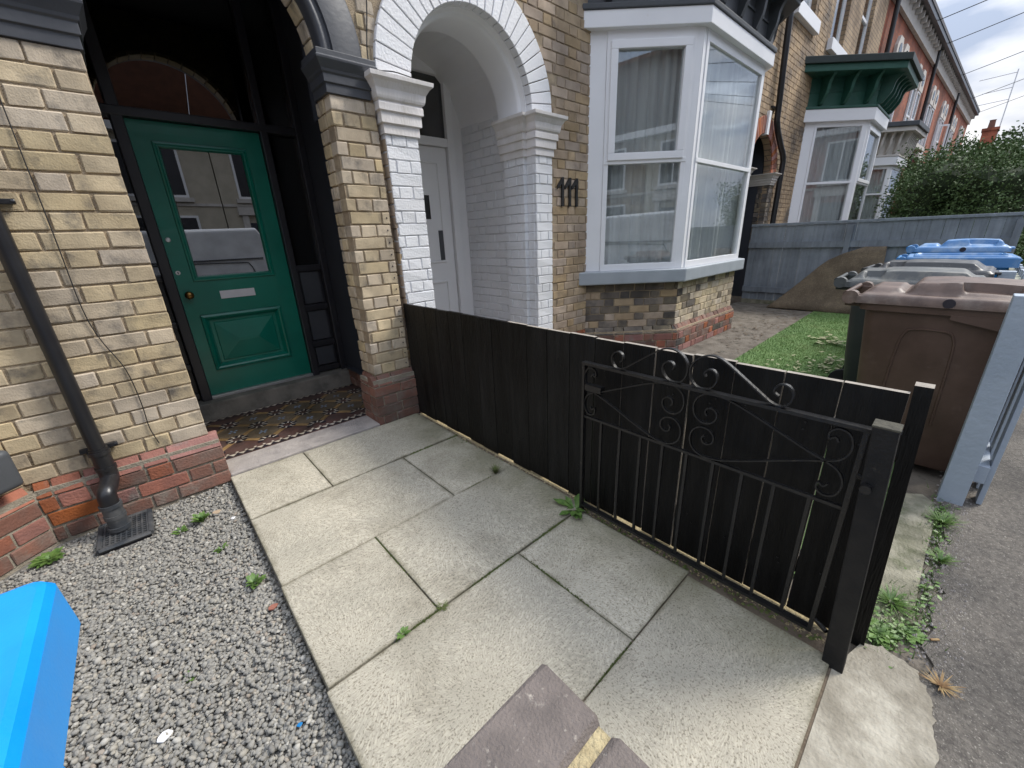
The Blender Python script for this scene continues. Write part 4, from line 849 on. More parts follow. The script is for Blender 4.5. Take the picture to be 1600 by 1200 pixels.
# white plastic front door
YD = 4.14
mb = MB(); mb.box(1.85, 1.95, YD - 0.04, YD + 0.05, 0.0, 3.1).box(2.88, 2.975, YD - 0.04, YD + 0.05, 0.0, 3.1).box(1.95, 2.88, YD - 0.04, YD + 0.05, 2.34, 2.42).box(1.95, 2.88, YD - 0.04, YD + 0.05, 2.98, 3.1).box(2.975, 3.1, YD - 0.01, YD + 0.05, 0, 3.2)
mb.build('door_frame', 'white_gloss', H1, bevel=0.008)
dw = MB().box(1.955, 2.872, YD, YD + 0.045, 0.08, 2.335).build('front_door', 'white_gloss', H1, bevel=0.006)
for x0, x1, z0, z1 in ((2.06, 2.36, 0.25, 0.95), (2.46, 2.76, 0.25, 0.95), (2.06, 2.36, 1.15, 2.2), (2.46, 2.76, 1.15, 2.2)):
    frame_mould(x0, x1, z0, z1, [(0, 0), (0.006, 0.014), (0.022, 0.014), (0.03, 0.002)], YD, 'panel_moulding', 'white_gloss', dw)
MB().box(2.68, 2.735, YD - 0.012, YD + 0.002, 1.18, 1.50).build('handle_plate', 'dark_grey_box', dw, bevel=0.004)
MB().box(2.50, 2.60, YD - 0.004, YD + 0.001, 1.62, 1.86).build('door_glass', 'dark_glass', dw)
MB().box(1.94, 2.89, YD + 0.005, YD + 0.011, 2.41, 2.99).build('fanlight', 'dark_glass', H1)
MB().box(1.5, 3.2, 4.6, 4.65, 0, 3.4).build('hall_wall', 'room_dark', H1)
MB().box(1.84, 3.1, 2.98, 4.3, -0.1, 0.03).build('porch_step', 'threshold_stone', H1)
MB().tube(smoothline([(1.565, 2.955, 3.4), (1.55, 2.955, 2.9), (1.50, 2.955, 2.55), (1.53, 2.93, 2.47), (1.62, 2.85, 2.45), (1.75, 2.86, 2.446)], 5), 0.004, 6).build('cable', 'cable', H1)
# 111
for k, x in enumerate((3.44, 3.555, 3.665)):
    n1 = MB(); n1.box(x, x + 0.032, WY - 0.022, WY - 0.008, 1.675, 1.945).prism([(x + 0.001, WY - 0.021), (x + 0.001, WY - 0.009), (x - 0.07, WY - 0.009), (x - 0.07, WY - 0.021)], [1.885, 1.885, 1.80, 1.80] if False else 1.80, 1.802)
    n1.v = n1.v[:8]; n1.f = n1.f[:6]; n1.mi = n1.mi[:6]
    f_ = [(x + 0.004, 1.945), (x + 0.004, 1.885), (x - 0.062, 1.835), (x - 0.062, 1.87)]
    n1.rings([[(a, WY - 0.021, b) for a, b in f_], [(a, WY - 0.009, b) for a, b in f_]])
    n1.build('house_number', 'number_black', H1)
# bay base
base = MB(); base.prism(offs(BAY, -0.006), -0.1, 0.84).prism(offs(BAY, 0.052), -0.1, 0.27); base.build('bay_base', 'mortar', H1)
sooty = lambda s, z, m_: 'sooty_brick' if random.random() < (0.75 if z > 0.5 else 0.55) else m_
sooty2 = lambda s, z, m_: 'sooty_brick' if random.random() < 0.2 else m_
BL = dict(ch=0.0865, name='bay_brick')
lay(H1, BAY[0], BAY[1], 0.31, 6, 'buff_brick', alt=sooty, **BL); lay(H1, BAY[1], BAY[2], 0.31, 6, 'yellow_brick', alt=sooty2, shift=0.1, **BL)
PB = offs(BAY, 0.058); redsoot = lambda s, z, m_: 'dull_red_brick' if random.random() < 0.35 else ('sooty_brick' if random.random() < 0.2 else m_)
for i in (0, 1):
    lay(H1, PB[i], PB[i + 1], -0.03, 3, 'red_brick', ch=0.0865, alt=redsoot, name='plinth_brick'); lay(H1, PB[i], PB[i + 1], 0.23, 1, 'dull_red_brick' if i else 'sooty_brick', ch=0.09, cant=0.05, name='plinth_brick')
mb = MB(); mb.prism(offs(BAY, 0.10), 0.835, [0.985, 0.985, 0.985, 0.985]); mb.build('bay_sill', 'sill_grey', H1, bevel=0.018, seg=3)
bwin = bay_window(H1, offs(BAY, 0.02), 0.985, 3.24, (True, False, True), trans=2.10)
bay_top(H1, offs(BAY, 0.0), 3.235, 0.135, 0.42, 0.16, ('white_plastic', 'cornice_dark', 'cornice_dark'))
rm = MB(); rm.prism([(3.5, 3.3), (7.5, 3.3), (7.5, 6.5), (3.5, 6.5)], -0.05, 0.0).box(3.5, 7.5, 6.5, 6.6, 0, 3.6).box(3.4, 3.5, 3.37, 6.6, 0, 3.6).box(7.5, 7.6, 3.37, 6.6, 0, 3.6).box(3.4, 7.6, 3.37, 6.6, 3.6, 3.7); rm.build('room_wall', 'room_dark', H1)

# ---- brown brick house with the green bay and the red arch
H9 = thing('terraced_house', 'weathered brown brick house with red brick door arch and dark green bay cornice', 'house', (12, 3.2, 0))
A9, Z9, R9 = 8.98, 2.36, 0.60
mb = MB(); holed_wall(mb, 9.585, 16.7, -0.1, 8.6, WY + 0.004, 3.10, [(9.60, 10.65, 4.98, 7.2), (11.9, 13.0, 4.98, 7.2), (14.2, 15.3, 4.98, 7.2)])
mb.box(7.6, 8.38, WY + 0.004, 3.10, -0.1, Z9); arch_wall(mb, 7.6, 9.58, Z9, 8.6, A9, Z9, R9, WY + 0.004, 3.10)
mb.build('wall', 'far_buff_brickwork', H9)
st = MB(); kp = lambda s, z: not (abs(7.6 + s - A9) < 0.88 and z < Z9 or math.hypot(7.6 + s - A9, z - Z9) < 0.90) and not any(a - 0.08 < 7.6 + s < b + 0.08 and z > c - 0.22 for a, b, c in ((9.55, 10.65, 4.98), (11.9, 13.0, 4.98)))
lay(None, (7.6, WY), (11.6, WY), 1.0, 62, 'buff_brick', stuff=st, keep=kp); o = st.build('brickwork', 'weathered_brick', H9); o['kind'] = 'stuff'
voussoirs(H9, A9, Z9, WY - 0.02, R9, R9 + 0.27, 27, 'red_brick', depth=0.14, skip=(13,))
MB().prism([(A9 - 0.05, WY - 0.05), (A9 + 0.05, WY - 0.05), (A9 + 0.05, WY + 0.05), (A9 - 0.05, WY + 0.05)], Z9 + R9 - 0.02, Z9 + R9 + 0.34).build('keystone', 'white_gloss', H9)
lay(H9, (9.58, WY - 0.02), (9.82, WY - 0.02), 0.9, 15, 'sooty_brick', name='pier_brick'); lay(H9, (8.14, WY - 0.02), (8.38, WY - 0.02), 0.9, 15, 'sooty_brick', name='pier_brick'); lay(H9, (9.58, 3.16), (9.58, 3.07), 0.9, 15, 'sooty_brick', name='pier_brick')
for x0, x1 in ((9.58, 9.82), (8.14, 8.38)):
    mb = MB(); mould(mb, x0, x1, WY - 0.025, 3.38, [(a, 2.16 + b * 0.6) for a, b in CAPW]); mb.build('capital', 'cream_stone', H9, bevel=0.004)
MB().box(8.2, 9.7, 3.9, 3.95, 0, 3.2).box(9.59, 9.7, 3.12, 3.95, 0, 3.2).box(8.2, 8.36, 3.12, 3.95, 0, 3.2).box(8.2, 9.7, 3.12, 3.95, 3.0, 3.2).build('porch_wall', 'navy_wall', H9)
for x0 in (9.55, 11.9, 14.2): sash(H9, x0, x0 + 1.1, 4.98, 7.2, WY, deep=0.12, glass='glass'); curtain((x0, WY + 0.3), (x0 + 1.1, WY + 0.3), 0, 1.1, 4.98, 7.2, 0.0, H9)
MB().tube(smoothline([(8.93, 2.90, 8.4), (9.05, 2.90, 5.0), (9.22, 2.90, 3.45), (9.30, 2.90, 3.12), (9.66, 2.90, 2.84), (9.88, 2.88, 2.62), (9.90, 2.88, 2.2), (9.90, 2.88, 0.0)], 4), 0.05, 12).build('downpipe', 'pipe_black', H9, smooth=True)
MB().box(9.05, 9.3, 2.93, WY, 3.36, 3.39).build('pipe_bracket', 'pipe_black', H9)
BAY9 = [(11.25, WY), (12.25, 2.08), (13.85, 2.08), (14.8, WY)]
MB().prism(offs(BAY9, 0), -0.1, 0.84).build('bay_base', 'far_buff_brickwork', H9); MB().prism(offs(BAY9, 0.08), 0.84, 0.98).build('bay_sill', 'sill_grey', H9, bevel=0.01)
bay_window(H9, BAY9, 0.98, 3.42, (False, True, False), trans=2.25, jamb=0.22)
bay_top(H9, BAY9, 3.41, 0.22, 0.55, 0.34, ('white_gloss', 'green_timber', 'green_black'), nb=(3, 5, 3), cornice=0.24)
rm = MB(); rm.box(11.0, 15.2, 5.5, 5.6, 0, 8.2).box(10.9, 11.0, 3.4, 5.6, 0, 4.4).box(15.2, 15.3, 3.4, 5.6, 0, 4.4).box(9.4, 16.0, 3.6, 5.6, 8.2, 8.3).box(9.4, 16.0, 3.6, 5.6, 4.4, 4.5); rm.build('room_wall', 'room_dark', H9)

# ---- red terrace further along the street
def lancet(house, cx, z0, z1, y, w=0.66):
    """tall window with a pointed stone head holding a small round light"""
    sash(house, cx - w / 2, cx + w / 2, z0, z1 - 0.65, y - 0.07, sill=True, stone='cream_stone', deep=0.04, glass='glass')
    h = [(cx - w / 2 - 0.05, z1 - 0.65), (cx + w / 2 + 0.05, z1 - 0.65), (cx + w / 2 + 0.05, z1 - 0.25), (cx + w * 0.3, z1), (cx - w * 0.3, z1), (cx - w / 2 - 0.05, z1 - 0.25)]
    o = MB().rings([[(a, y - 0.08, b) for a, b in h], [(a, y + 0.05, b) for a, b in h]]).build('window_head', 'cream_stone', house)
    MB().lathe([(0.17, -0.01), (0.17, 0.012), (0.001, 0.012)], (cx, y - 0.08, z1 - 0.32), 'y', 14).build('round_light', 'dark_glass', o)
TILT = -R(2.3)            # the street bends slightly towards the viewer here
def red_house(label, s0, width, eav, pairs, pipe=None, zw=(4.1, 6.55)):
    """built in its own frame: origin at the left front corner, x along the street"""
    h = thing('terraced_house', label, 'house', (16.7 + s0 * math.cos(TILT), WY + s0 * math.sin(TILT), 0), local=True, rz=TILT)
    MB().box(0, width, 0, 6, -0.1, eav).build('wall', 'far_red_brickwork', h)
    MB().prism([(0, -0.38), (width, -0.38), (width, 3.2), (0, 3.2)], [eav + 0.16, eav + 0.16, eav + 2.4, eav + 2.4], [eav + 0.26, eav + 0.26, eav + 2.5, eav + 2.5]).build('roof', 'slate', h)
    MB().box(0, width, -0.10, -0.004, eav - 0.42, eav + 0.02).build('eaves_band', 'cream_stone', h)
    MB().box(0, width, -0.36, -0.001, eav + 0.021, eav + 0.15).build('gutter', 'pipe_black', h)
    for k in range(int(width / 0.5)): MB().box(0.2 + k * 0.5, 0.28 + k * 0.5, -0.24, -0.102, eav - 0.16, eav + 0.018).build('eaves_bracket', 'cream_stone', h)
    for cx in pairs:
        for dx in (-0.48, 0.48): lancet(h, cx + dx, zw[0], zw[1], 0)
    if pipe: MB().tube([(pipe, -0.12, 0), (pipe, -0.12, eav)], 0.06, 10).build('downpipe', 'pipe_black', h)
    return h
HR = red_house('red brick terraced house with white scrolled bay next to the brown brick house', 0.0, 7.9, 7.4, (2.5, 6.2), pipe=0.35)
BAYR = [(0.1, 0), (0.8, -0.78), (2.4, -0.78), (3.2, 0)]
MB().prism(offs(BAYR, 0), -0.1, 0.9).build('bay_base', 'far_red_brickwork', HR); MB().prism(offs(BAYR, 0.08), 0.9, 1.05).build('bay_sill', 'cream_stone', HR)
bay_window(HR, BAYR, 1.05, 2.98, (False, False, False), trans=2.2, jamb=0.25, frame='white_gloss', glass='glass')
bay_top(HR, BAYR, 2.97, 0.22, 0.60, 0.24, ('white_gloss', 'cream_stone', 'cornice_dark'), nb=(5, 7, 4), cornice=0.24)
MB().box(3.6, 7.8, -0.5, -0.002, 3.95, 4.08).build('string_course', 'cream_stone', HR)
H7 = red_house('red brick terraced house with an open white window and dark bay roof', 7.9, 8.0, 7.4, (2.2, 5.8), pipe=0.1)
MB().box(0.5, 4.5, -1.2, -0.002, 2.9, 3.6).build('bay_roof', 'cornice_dark', H7, bevel=0.02); MB().box(0.7, 4.3, -1.0, -0.001, -0.1, 2.9).build('bay_base', 'far_red_brickwork', H7)
ow = MB(); oa, ob = (5.0, -0.06), (5.35, -0.42)
for q in ((0, 0.5, 4.2, 4.27), (0, 0.5, 5.5, 5.57), (0, 0.06, 4.27, 5.5), (0.44, 0.5, 4.27, 5.5)): ow.face_box(oa, ob, *q, -0.02, 0.02)
ow.build('open_casement', 'white_gloss', H7)
H5 = red_house('red brick end house with gable wall at the far end of terrace', 15.9, 9.0, 7.4, (2.2, 6.4), pipe=0.1)
HX = thing('distant_house', 'distant brick house with chimney stack behind the hedge', 'house', (58, 2, 0))
MB().box(52, 66, 1.0, 8, -0.1, 5.6).build('wall', 'far_red_brickwork', HX); MB().prism([(51.8, 0.7), (66, 0.7), (66, 8), (51.8, 8)], [5.6, 5.6, 7.4, 7.4], [5.75, 5.75, 7.55, 7.55]).build('roof', 'slate', HX)
MB().box(54, 55.0, 0.75, 1.6, 5.2, 8.0).box(53.92, 55.08, 0.68, 1.67, 8.0, 8.2).build('chimney_stack', 'far_red_brickwork', HX)
MB().lathe([(0.22, 8.15), (0.18, 8.75), (0.21, 8.8)], (54.5, 1.2, 0), 'z', 10).build('chimney_pot', 'roof_tile', HX)
ae = thing('television_aerial', 'thin grey television aerial on a mast above the distant chimney', 'aerial', (55, -0.2, 6.7))
MB().tube([(55.0, 0.75, 5.0), (55.0, 0.72, 12.2)], 0.035, 6).build('mast', 'steel', ae)
for z, a in ((12.0, 2.0), (11.0, 1.6), (10.2, 1.8)): MB().tube([(55.0, 0.72, z), (55.0, 0.72 + a, z - 0.1)], 0.03, 6).build('boom', 'steel', ae)

# ------------------------------------------------------------------ black board fence
F = thing('board_fence', 'black painted vertical board fence between path and neighbouring garden', 'fence', (1.54, 1.5, 0))
def board(name, x0, x1, y0, y1, z0, z1, parent, mats=('fence_black', 'raw_wood'), lean=0.0, raw=True, top=1):
    mb = MB(); g = random.uniform(-0.0015, 0.0015)
    vs = [(x0 + g, y0, z0), (x1 + g, y0, z0), (x1 + g, y1, z0), (x0 + g, y1, z0), (x0 + g, y0 + lean, z1), (x1 + g, y0 + lean, z1), (x1 + g, y1 + lean, z1), (x0 + g, y1 + lean, z1)]
    mb.add(vs, [(0, 3, 2, 1), (1, 2, 6, 5), (3, 0, 4, 7)]); mb.cur = top; mb.add(vs[4:], [(0, 1, 2, 3)]); mb.cur = 1 if raw else 0; mb.add(vs, [(0, 1, 5, 4), (2, 3, 7, 6)])
    o = mb.build(name, list(mats), parent); return o
y = 2.972
for k in range(19):
    gap = 0.003 if k < 11 else random.uniform(0.003, 0.006)
    y0 = y - 0.1555; y0 = max(y0, 0.022)
    board('board', 1.53, 1.551, y0 + gap, y, random.uniform(-0.004, 0.012), 0.932 + random.uniform(-0.003, 0.003), F, lean=random.uniform(-0.003, 0.003), raw=k > 11, top=1 if k > 7 else 0)
    y = y0
for z in (0.16, 0.72): MB().box(1.554, 1.598, 0.0, 2.97, z, z + 0.075).build('rail', 'fence_black', F)
nl = MB()
for k in range(19):
    for z in (0.185, 0.215, 0.745, 0.775): nl.lathe([(0.0035, -0.002), (0.0035, 0.001), (0.0005, 0.001)], (1.5285, 2.972 - 0.1555 * (k + 0.5) + random.uniform(-0.03, 0.03), z + random.uniform(-0.008, 0.008)), 'x', 6)
q_ = nl.build('nail_head', 'iron', F); q_['kind'] = 'stuff'
board('post', 1.554, 1.598, -0.062, -0.022, -0.05, 0.95, F, raw=False, lean=0.044)
board('post', 1.60, 1.67, 1.45, 1.52, -0.05, 0.85, F, raw=False); board('post', 1.60, 1.67, 2.88, 2.95, -0.05, 0.85, F)

# ------------------------------------------------------------------ iron gate, folded back against the fence, and its post
GX = 1.445
G = thing('iron_gate', 'black wrought iron garden gate with scrolls standing open against the board fence', 'gate', (GX, 0.6, 0.0))
def bar(name, pts, t=0.012, w=0.012): return MB().flatbar(pts, GX, t, w).build(name, 'iron', G)
bar('top_rail', [(1.108, 0.83), (0.075, 0.83)], 0.012, 0.028); bar('middle_rail', [(1.10, 0.561), (0.085, 0.556)], 0.011, 0.014); bar('bottom_rail', [(1.10, 0.048), (0.085, 0.048)], 0.012, 0.026)
bar('stile', [(1.10, 0.0), (1.10, 0.824)], 0.013, 0.024); bar('stile', [(0.085, 0.04), (0.085, 0.824)], 0.013, 0.024)
for k in range(9): bar('bar', [(0.995 - k * 0.1025, 0.055), (0.995 - k * 0.1025, 0.555)], 0.011, 0.011)
mir = lambda P, c: [(2 * c - a, b) for a, b in P]
crest = [(0.912, 0.872), (0.898, 0.884), (0.903, 0.905), (0.922, 0.915), (0.942, 0.906), (0.952, 0.884), (0.946, 0.856), (0.925, 0.839), (0.895, 0.845), (0.86, 0.868), (0.80, 0.911), (0.745, 0.949), (0.715, 0.964), (0.685, 0.967), (0.652, 0.955), (0.628, 0.930), (0.619, 0.898), (0.626, 0.864), (0.645, 0.843), (0.672, 0.837), (0.700, 0.847), (0.717, 0.873), (0.716, 0.899), (0.700, 0.915), (0.682, 0.913), (0.672, 0.899), (0.678, 0.886)]
for P in (crest, mir(crest, 0.6145)): bar('scroll', smoothline(P, 5), 0.005, 0.016)
ess = [(1.066, 0.772), (1.054, 0.782), (1.048, 0.768), (1.056, 0.748), (1.076, 0.745), (1.090, 0.762), (1.088, 0.790), (1.066, 0.806), (1.040, 0.798), (1.025, 0.775)]
upper = [(1.075, 0.775), (1.063, 0.783), (1.050, 0.773), (1.050, 0.752), (1.068, 0.740), (1.086, 0.752), (1.093, 0.780), (1.080, 0.808), (1.05, 0.80)]
ess = [(1.060, 0.770), (1.050, 0.783), (1.036, 0.774), (1.034, 0.795), (1.052, 0.812), (1.078, 0.806), (1.092, 0.78), (1.092, 0.745), (1.075, 0.715), (1.045, 0.698), (1.0, 0.682), (0.92, 0.648), (0.84, 0.613), (0.76, 0.581), (0.71, 0.568), (0.665, 0.569), (0.632, 0.590), (0.619, 0.625), (0.626, 0.662), (0.652, 0.685), (0.684, 0.683), (0.704, 0.662), (0.704, 0.636), (0.686, 0.622), (0.668, 0.628), (0.664, 0.645), (0.672, 0.655)]
flip = [(a, 1.392 - b) for a, b in ess]
for P in (ess, flip, mir(ess, 0.6), mir(flip, 0.6)): bar('scroll', smoothline(P, 5), 0.005, 0.013)
for z in (0.1, 0.68): MB().tube([(GX, 0.085, z), (GX - 0.035, 0.04, z)], 0.008, 8).build('hinge', 'iron', G)
MB().box(GX - 0.012, GX + 0.02, 1.0, 1.09, 0.70, 0.73).build('latch', 'iron', G)
def leaning(mb, x0, x1, ya, yb, za, yc, yd, zb):
    return mb.rings([[(x0, ya, za), (x1, ya, za), (x1, yb, za), (x0, yb, za)], [(x0, yc, zb), (x1, yc, zb), (x1, yd, zb), (x0, yd, zb)]])
gp = leaning(MB(), 1.382, 1.438, -0.032, 0.026, -0.06, 0.018, 0.074, 0.866).build('gate_post', 'post_black', bevel=0.005)
tag(gp, 'square black steel gate post with mossy top at the end of path', 'gate post')
cp = MB().box(1.380, 1.440, 0.016, 0.076, 0.864, 0.871).build('cap', 'mossy_top', gp, bevel=0.003)
MB().tube([(1.365, 0.05, 0.68), (1.385, 0.05, 0.68)], 0.014, 8).build('hinge_lug', 'iron', gp)

# ------------------------------------------------------------------ blue-grey fence at the far side of the garden
B = thing('board_fence', 'tall blue grey painted board fence with cap rail behind the wheelie bins', 'fence', (9.0, 1.3, 0))
y = 2.95; k = 0
while y > -0.35:
    w = random.uniform(0.138, 0.15); MB().box(9.0, 9.018, y - w + random.uniform(0.002, 0.007), y, 0.05, 1.40).build('board', 'blue_wood', B); y -= w
MB().box(8.975, 9.035, -0.37, 2.96, 1.402, 1.445).build('cap_rail', 'blue_wood', B, bevel=0.006)
MB().box(8.955, 8.999, -0.36, 2.95, 1.02, 1.12).build('rail', 'blue_wood', B); MB().box(8.955, 8.999, -0.36, 2.95, 0.20, 0.30).build('rail', 'blue_wood', B)
MB().box(8.985, 9.03, -0.36, 2.95, -0.05, 0.05).build('gravel_board', 'old_concrete', B)
for yy in (1.40, -0.40): MB().box(8.93, 8.998, yy, yy + 0.075, -0.05, 1.36).build('post', 'blue_wood', B)

# ------------------------------------------------------------------ open timber fence along the pavement
P_ = thing('picket_fence', 'pale blue grey timber fence post and pickets beside the pavement', 'fence', (2.9, -0.25, 0))
MB().box(2.86, 2.95, -0.27, -0.175, -0.05, 1.06).build('post', 'grey_post_paint', P_, bevel=0.004)
for z in (0.12, 0.84): MB().box(2.90, 7.9, -0.312, -0.272, z, z + 0.095).build('rail', 'weathered_wood' if z > 0.5 else 'grey_post_paint', P_, bevel=0.003)
for k in range(26):
    x = 2.93 + k * 0.19; MB().box(x, x + 0.095, -0.335, -0.314, -0.01, 0.98 + random.uniform(-0.01, 0.01)).build('picket', 'grey_post_paint', P_, bevel=0.003)
for x in (4.9, 6.9): MB().box(x, x + 0.09, -0.27, -0.18, -0.05, 1.0).build('post', 'grey_post_paint', P_, bevel=0.004)

# ------------------------------------------------------------------ folded corner of artificial turf leaning on the fence
def turf_fold():
    N = 16; top = []; out_ = [(2.30, 0.0), (2.12, 0.16), (1.95, 0.36), (1.80, 0.56), (1.66, 0.78), (1.52, 0.95), (1.40, 1.02), (1.20, 1.03), (0.90, 1.03), (0.86, 0.5), (0.82, 0.0)]
    f = []; bk = []
    for y, z in out_:
        x = 8.50 + 0.43 * (z / 1.03) ** 0.8; f.append((x, y, z - 0.005)); bk.append((x + 0.018, y, z - 0.003))
    # front skin as a fan strip between the outline and the foot for a gentle curl
    mb = MB(); rows = []
    for t in [i / 10 for i in range(11)]:
        z = 1.03 * t; ys = [2.34 - 0.86 * t ** 0.95 - 0.30 * max(0, (t - 0.72) / 0.28) ** 2, 0.82 + 0.10 * t]
        rows.append([(8.50 + 0.43 * t ** 0.7 + 0.02 * math.sin(3 * s + 4 * t), ys[0] + (ys[1] - ys[0]) * s, z - 0.006) for s in [j / 12 for j in range(13)]])
    nv = 13; vs = [p for r in rows for p in r]; fs = [(i * nv + j, i * nv + j + 1, (i + 1) * nv + j + 1, (i + 1) * nv + j) for i in range(10) for j in range(12)]
    mb.add(vs, fs); o = mb.build('folded_turf', 'turf_back', smooth=True)
    md = o.modifiers.new('thick', 'SOLIDIFY'); md.thickness = 0.02; md.offset = 0
    tag(o, 'brown backed sheet of artificial turf folded up against the blue grey fence', 'turf sheet')
turf_fold()

# ------------------------------------------------------------------ wheelie bins
def rrect(w, d, r, n=5):
    pts = []
    for cx, cy, a0 in ((w - r, d - r, 0), (-w + r, d - r, 90), (-w + r, -d + r, 180), (w - r, -d + r, 270)):
        for k in range(n + 1): a = R(a0 + 90 * k / n); pts.append((cx + r * math.cos(a), cy + r * math.sin(a)))
    return pts
def wheelie_bin(label, loc, rz, body, lid, style=0, group='wheelie bins in the front gardens'):
    """local frame: +y is the hinge side, 0.57 wide, 0.72 deep, 1.07 high"""
    t = thing('wheelie_bin', label, 'wheelie bin', loc, group, local=True, rz=rz)
    def loft(spec, r=0.05):
        return [[(x + 0, y + oy, z) for x, y in rrect(w, d, r)] for w, d, oy, z in spec]
    b = MB().rings(loft([(0.205, 0.225, -0.03, 0.03), (0.215, 0.235, -0.03, 0.06), (0.235, 0.27, -0.015, 0.45), (0.255, 0.298, 0.0, 0.90), (0.256, 0.30, 0.0, 0.93)]))
    bo = b.build('body', body, t, smooth=True)
    MB().rings(loft([(0.256, 0.30, 0.0, 0.915), (0.282, 0.325, 0.0, 0.92), (0.285, 0.328, 0.0, 0.985), (0.262, 0.305, 0.0, 0.99)])).build('rim', body, bo, smooth=True)
    for sx in (-1, 1):                                   # embossed outline on each side and ribs
        pts = smoothline([(sx * 0.232, 0.13, 0.30), (sx * 0.249, 0.12, 0.70), (sx * 0.2535, 0.105, 0.80), (sx * 0.2545, 0.07, 0.83), (sx * 0.2545, -0.05, 0.83), (sx * 0.2535, -0.085, 0.80), (sx * 0.249, -0.10, 0.70), (sx * 0.232, -0.11, 0.30)], 4)
        MB().tube(pts, 0.006, 6).build('embossed_line', body, bo, smooth=True)
        if style == 2: MB().prism([(sx * 0.25, -0.16), (sx * 0.25, 0.34), (sx * 0.345, 0.34), (sx * 0.34, 0.04), (sx * 0.298, -0.13)], 0.76, 0.930).build('hinge_block', body, bo, bevel=0.01)
        else: MB().prism([(sx * 0.25, -0.33), (sx * 0.25, -0.05), (sx * 0.284, -0.05), (sx * 0.284, -0.33)], [0.84, 0.90, 0.90, 0.84] if sx > 0 else [0.84, 0.90, 0.90, 0.84], 0.922).build('rim_skirt', body, bo)
        MB().lathe([(0.001, -0.02), (0.10, -0.02), (0.10, 0.02), (0.001, 0.02)], (sx * 0.25, 0.27, 0.10), 'x', 18).build('wheel', 'rubber', t)
        MB().box(sx * 0.20, sx * 0.235, 0.28, 0.40, 0.93, 1.0).build('handle_arm', body, t, bevel=0.006)
        MB().lathe([(0.001, -0.03), (0.038, -0.03), (0.038, 0.03), (0.001, 0.03)], (sx * 0.245, 0.375, 0.985), 'x', 16).build('hinge', lid, t)
    MB().tube([(-0.23, 0.405, 1.0), (0.23, 0.405, 1.0)], 0.015, 10).build('handle', body, t, smooth=True)
    MB().tube([(-0.24, 0.27, 0.10), (0.24, 0.27, 0.10)], 0.012, 8).build('axle', 'steel', t)
    # lid: a height field with a dome, raised back bar, side grips and a skirt
    n = 64; V = np.zeros((n + 1, n + 1, 3)); W_, D_ = 0.293, 0.352
    for i in range(n + 1):
        for j in range(n + 1):
            u, v = -1 + 2 * i / n, -1 + 2 * j / n
            e = (abs(u) ** 40 + abs(v) ** 40) ** (1 / 40); ss = lambda x, a_, b_: (lambda q: q * q * (3 - 2 * q))(max(0.0, min(1.0, (x - a_) / (b_ - a_))))
            if style == 0:      # tall front dome with side grips, low round rear pad
                h = 0.010 + 0.016 * ss(1 - e, 0.0, 0.05)
                fd = ss(0.84 - abs(u) - 0.10 * max(0, v + 0.2), 0.0, 0.14) * ss(1 - abs(v + 0.22) / 0.70, 0.0, 0.22)
                h += fd * (0.052 + 0.016 * (1 - ((v + 0.2) / 0.7) ** 2))
                h += 0.026 * ss(0.72 - abs(u), 0.0, 0.2) * ss(1 - abs(v - 0.70) / 0.26, 0.0, 0.45)
                g_ = ss(abs(u), 0.56, 0.60) * ss(0.86 - abs(u), 0.0, 0.05) * ss(0.30 - abs(v + 0.42), 0.0, 0.05); h -= 0.046 * g_ * fd
            elif style == 1:    # flat raised table with a hollow at the hinge end
                h = 0.010 + 0.018 * ss(1 - e, 0.0, 0.06)
                tb = ss(0.80 - abs(u), 0.0, 0.07) * ss(0.55 - v, 0.0, 0.10) * ss(v + 0.88, 0.0, 0.25)
                h += 0.040 * tb + 0.020 * tb * (1 - v * v) * (1 - u * u * 0.4)
                h += 0.050 * ss(0.84 - abs(u), 0.0, 0.25) * ss(1 - abs(v - 0.62) / 0.34, 0.0, 0.5) * (1 - tb)
                h -= 0.040 * ss(abs(u), 0.50, 0.56) * ss(0.78 - abs(u), 0, 0.06) * ss(0.17 - abs(v - 0.60), 0, 0.06)
            else:               # flat rim, rounded ridge, sunken middle
                h = 0.008 + 0.046 * ss(1 - e, 0.0, 0.05)
                m_ = (abs(u) ** 6 + abs(v * 0.96) ** 6) ** (1 / 6)
                h += 0.010 * ss(0.76 - m_, 0.0, 0.05) - 0.022 * ss(0.64 - m_, 0.0, 0.06) + 0.006 * (1 - v * v)
            k_ = 1.0
            V[i, j] = (u * W_ * (1 - 0.015 * (v < -0.9)), v * D_ - 0.012, 0.985 + h)
    vs = V.reshape(-1, 3).tolist(); fs = [(i * (n + 1) + j, (i + 1) * (n + 1) + j, (i + 1) * (n + 1) + j + 1, i * (n + 1) + j + 1) for i in range(n) for j in range(n)]
    rim = [i * (n + 1) for i in range(n + 1)] + [n * (n + 1) + j for j in range(1, n + 1)] + [i * (n + 1) + n for i in range(n - 1, -1, -1)] + [j for j in range(n - 1, 0, -1)]
    o_ = len(vs); m_ = len(rim)
    vs += [(vs[r][0] * 1.012, (vs[r][1] + 0.012) * 1.012 - 0.012, 0.958) for r in rim]
    fs += [(rim[k], rim[(k + 1) % m_], o_ + (k + 1) % m_, o_ + k) for k in range(m_)]
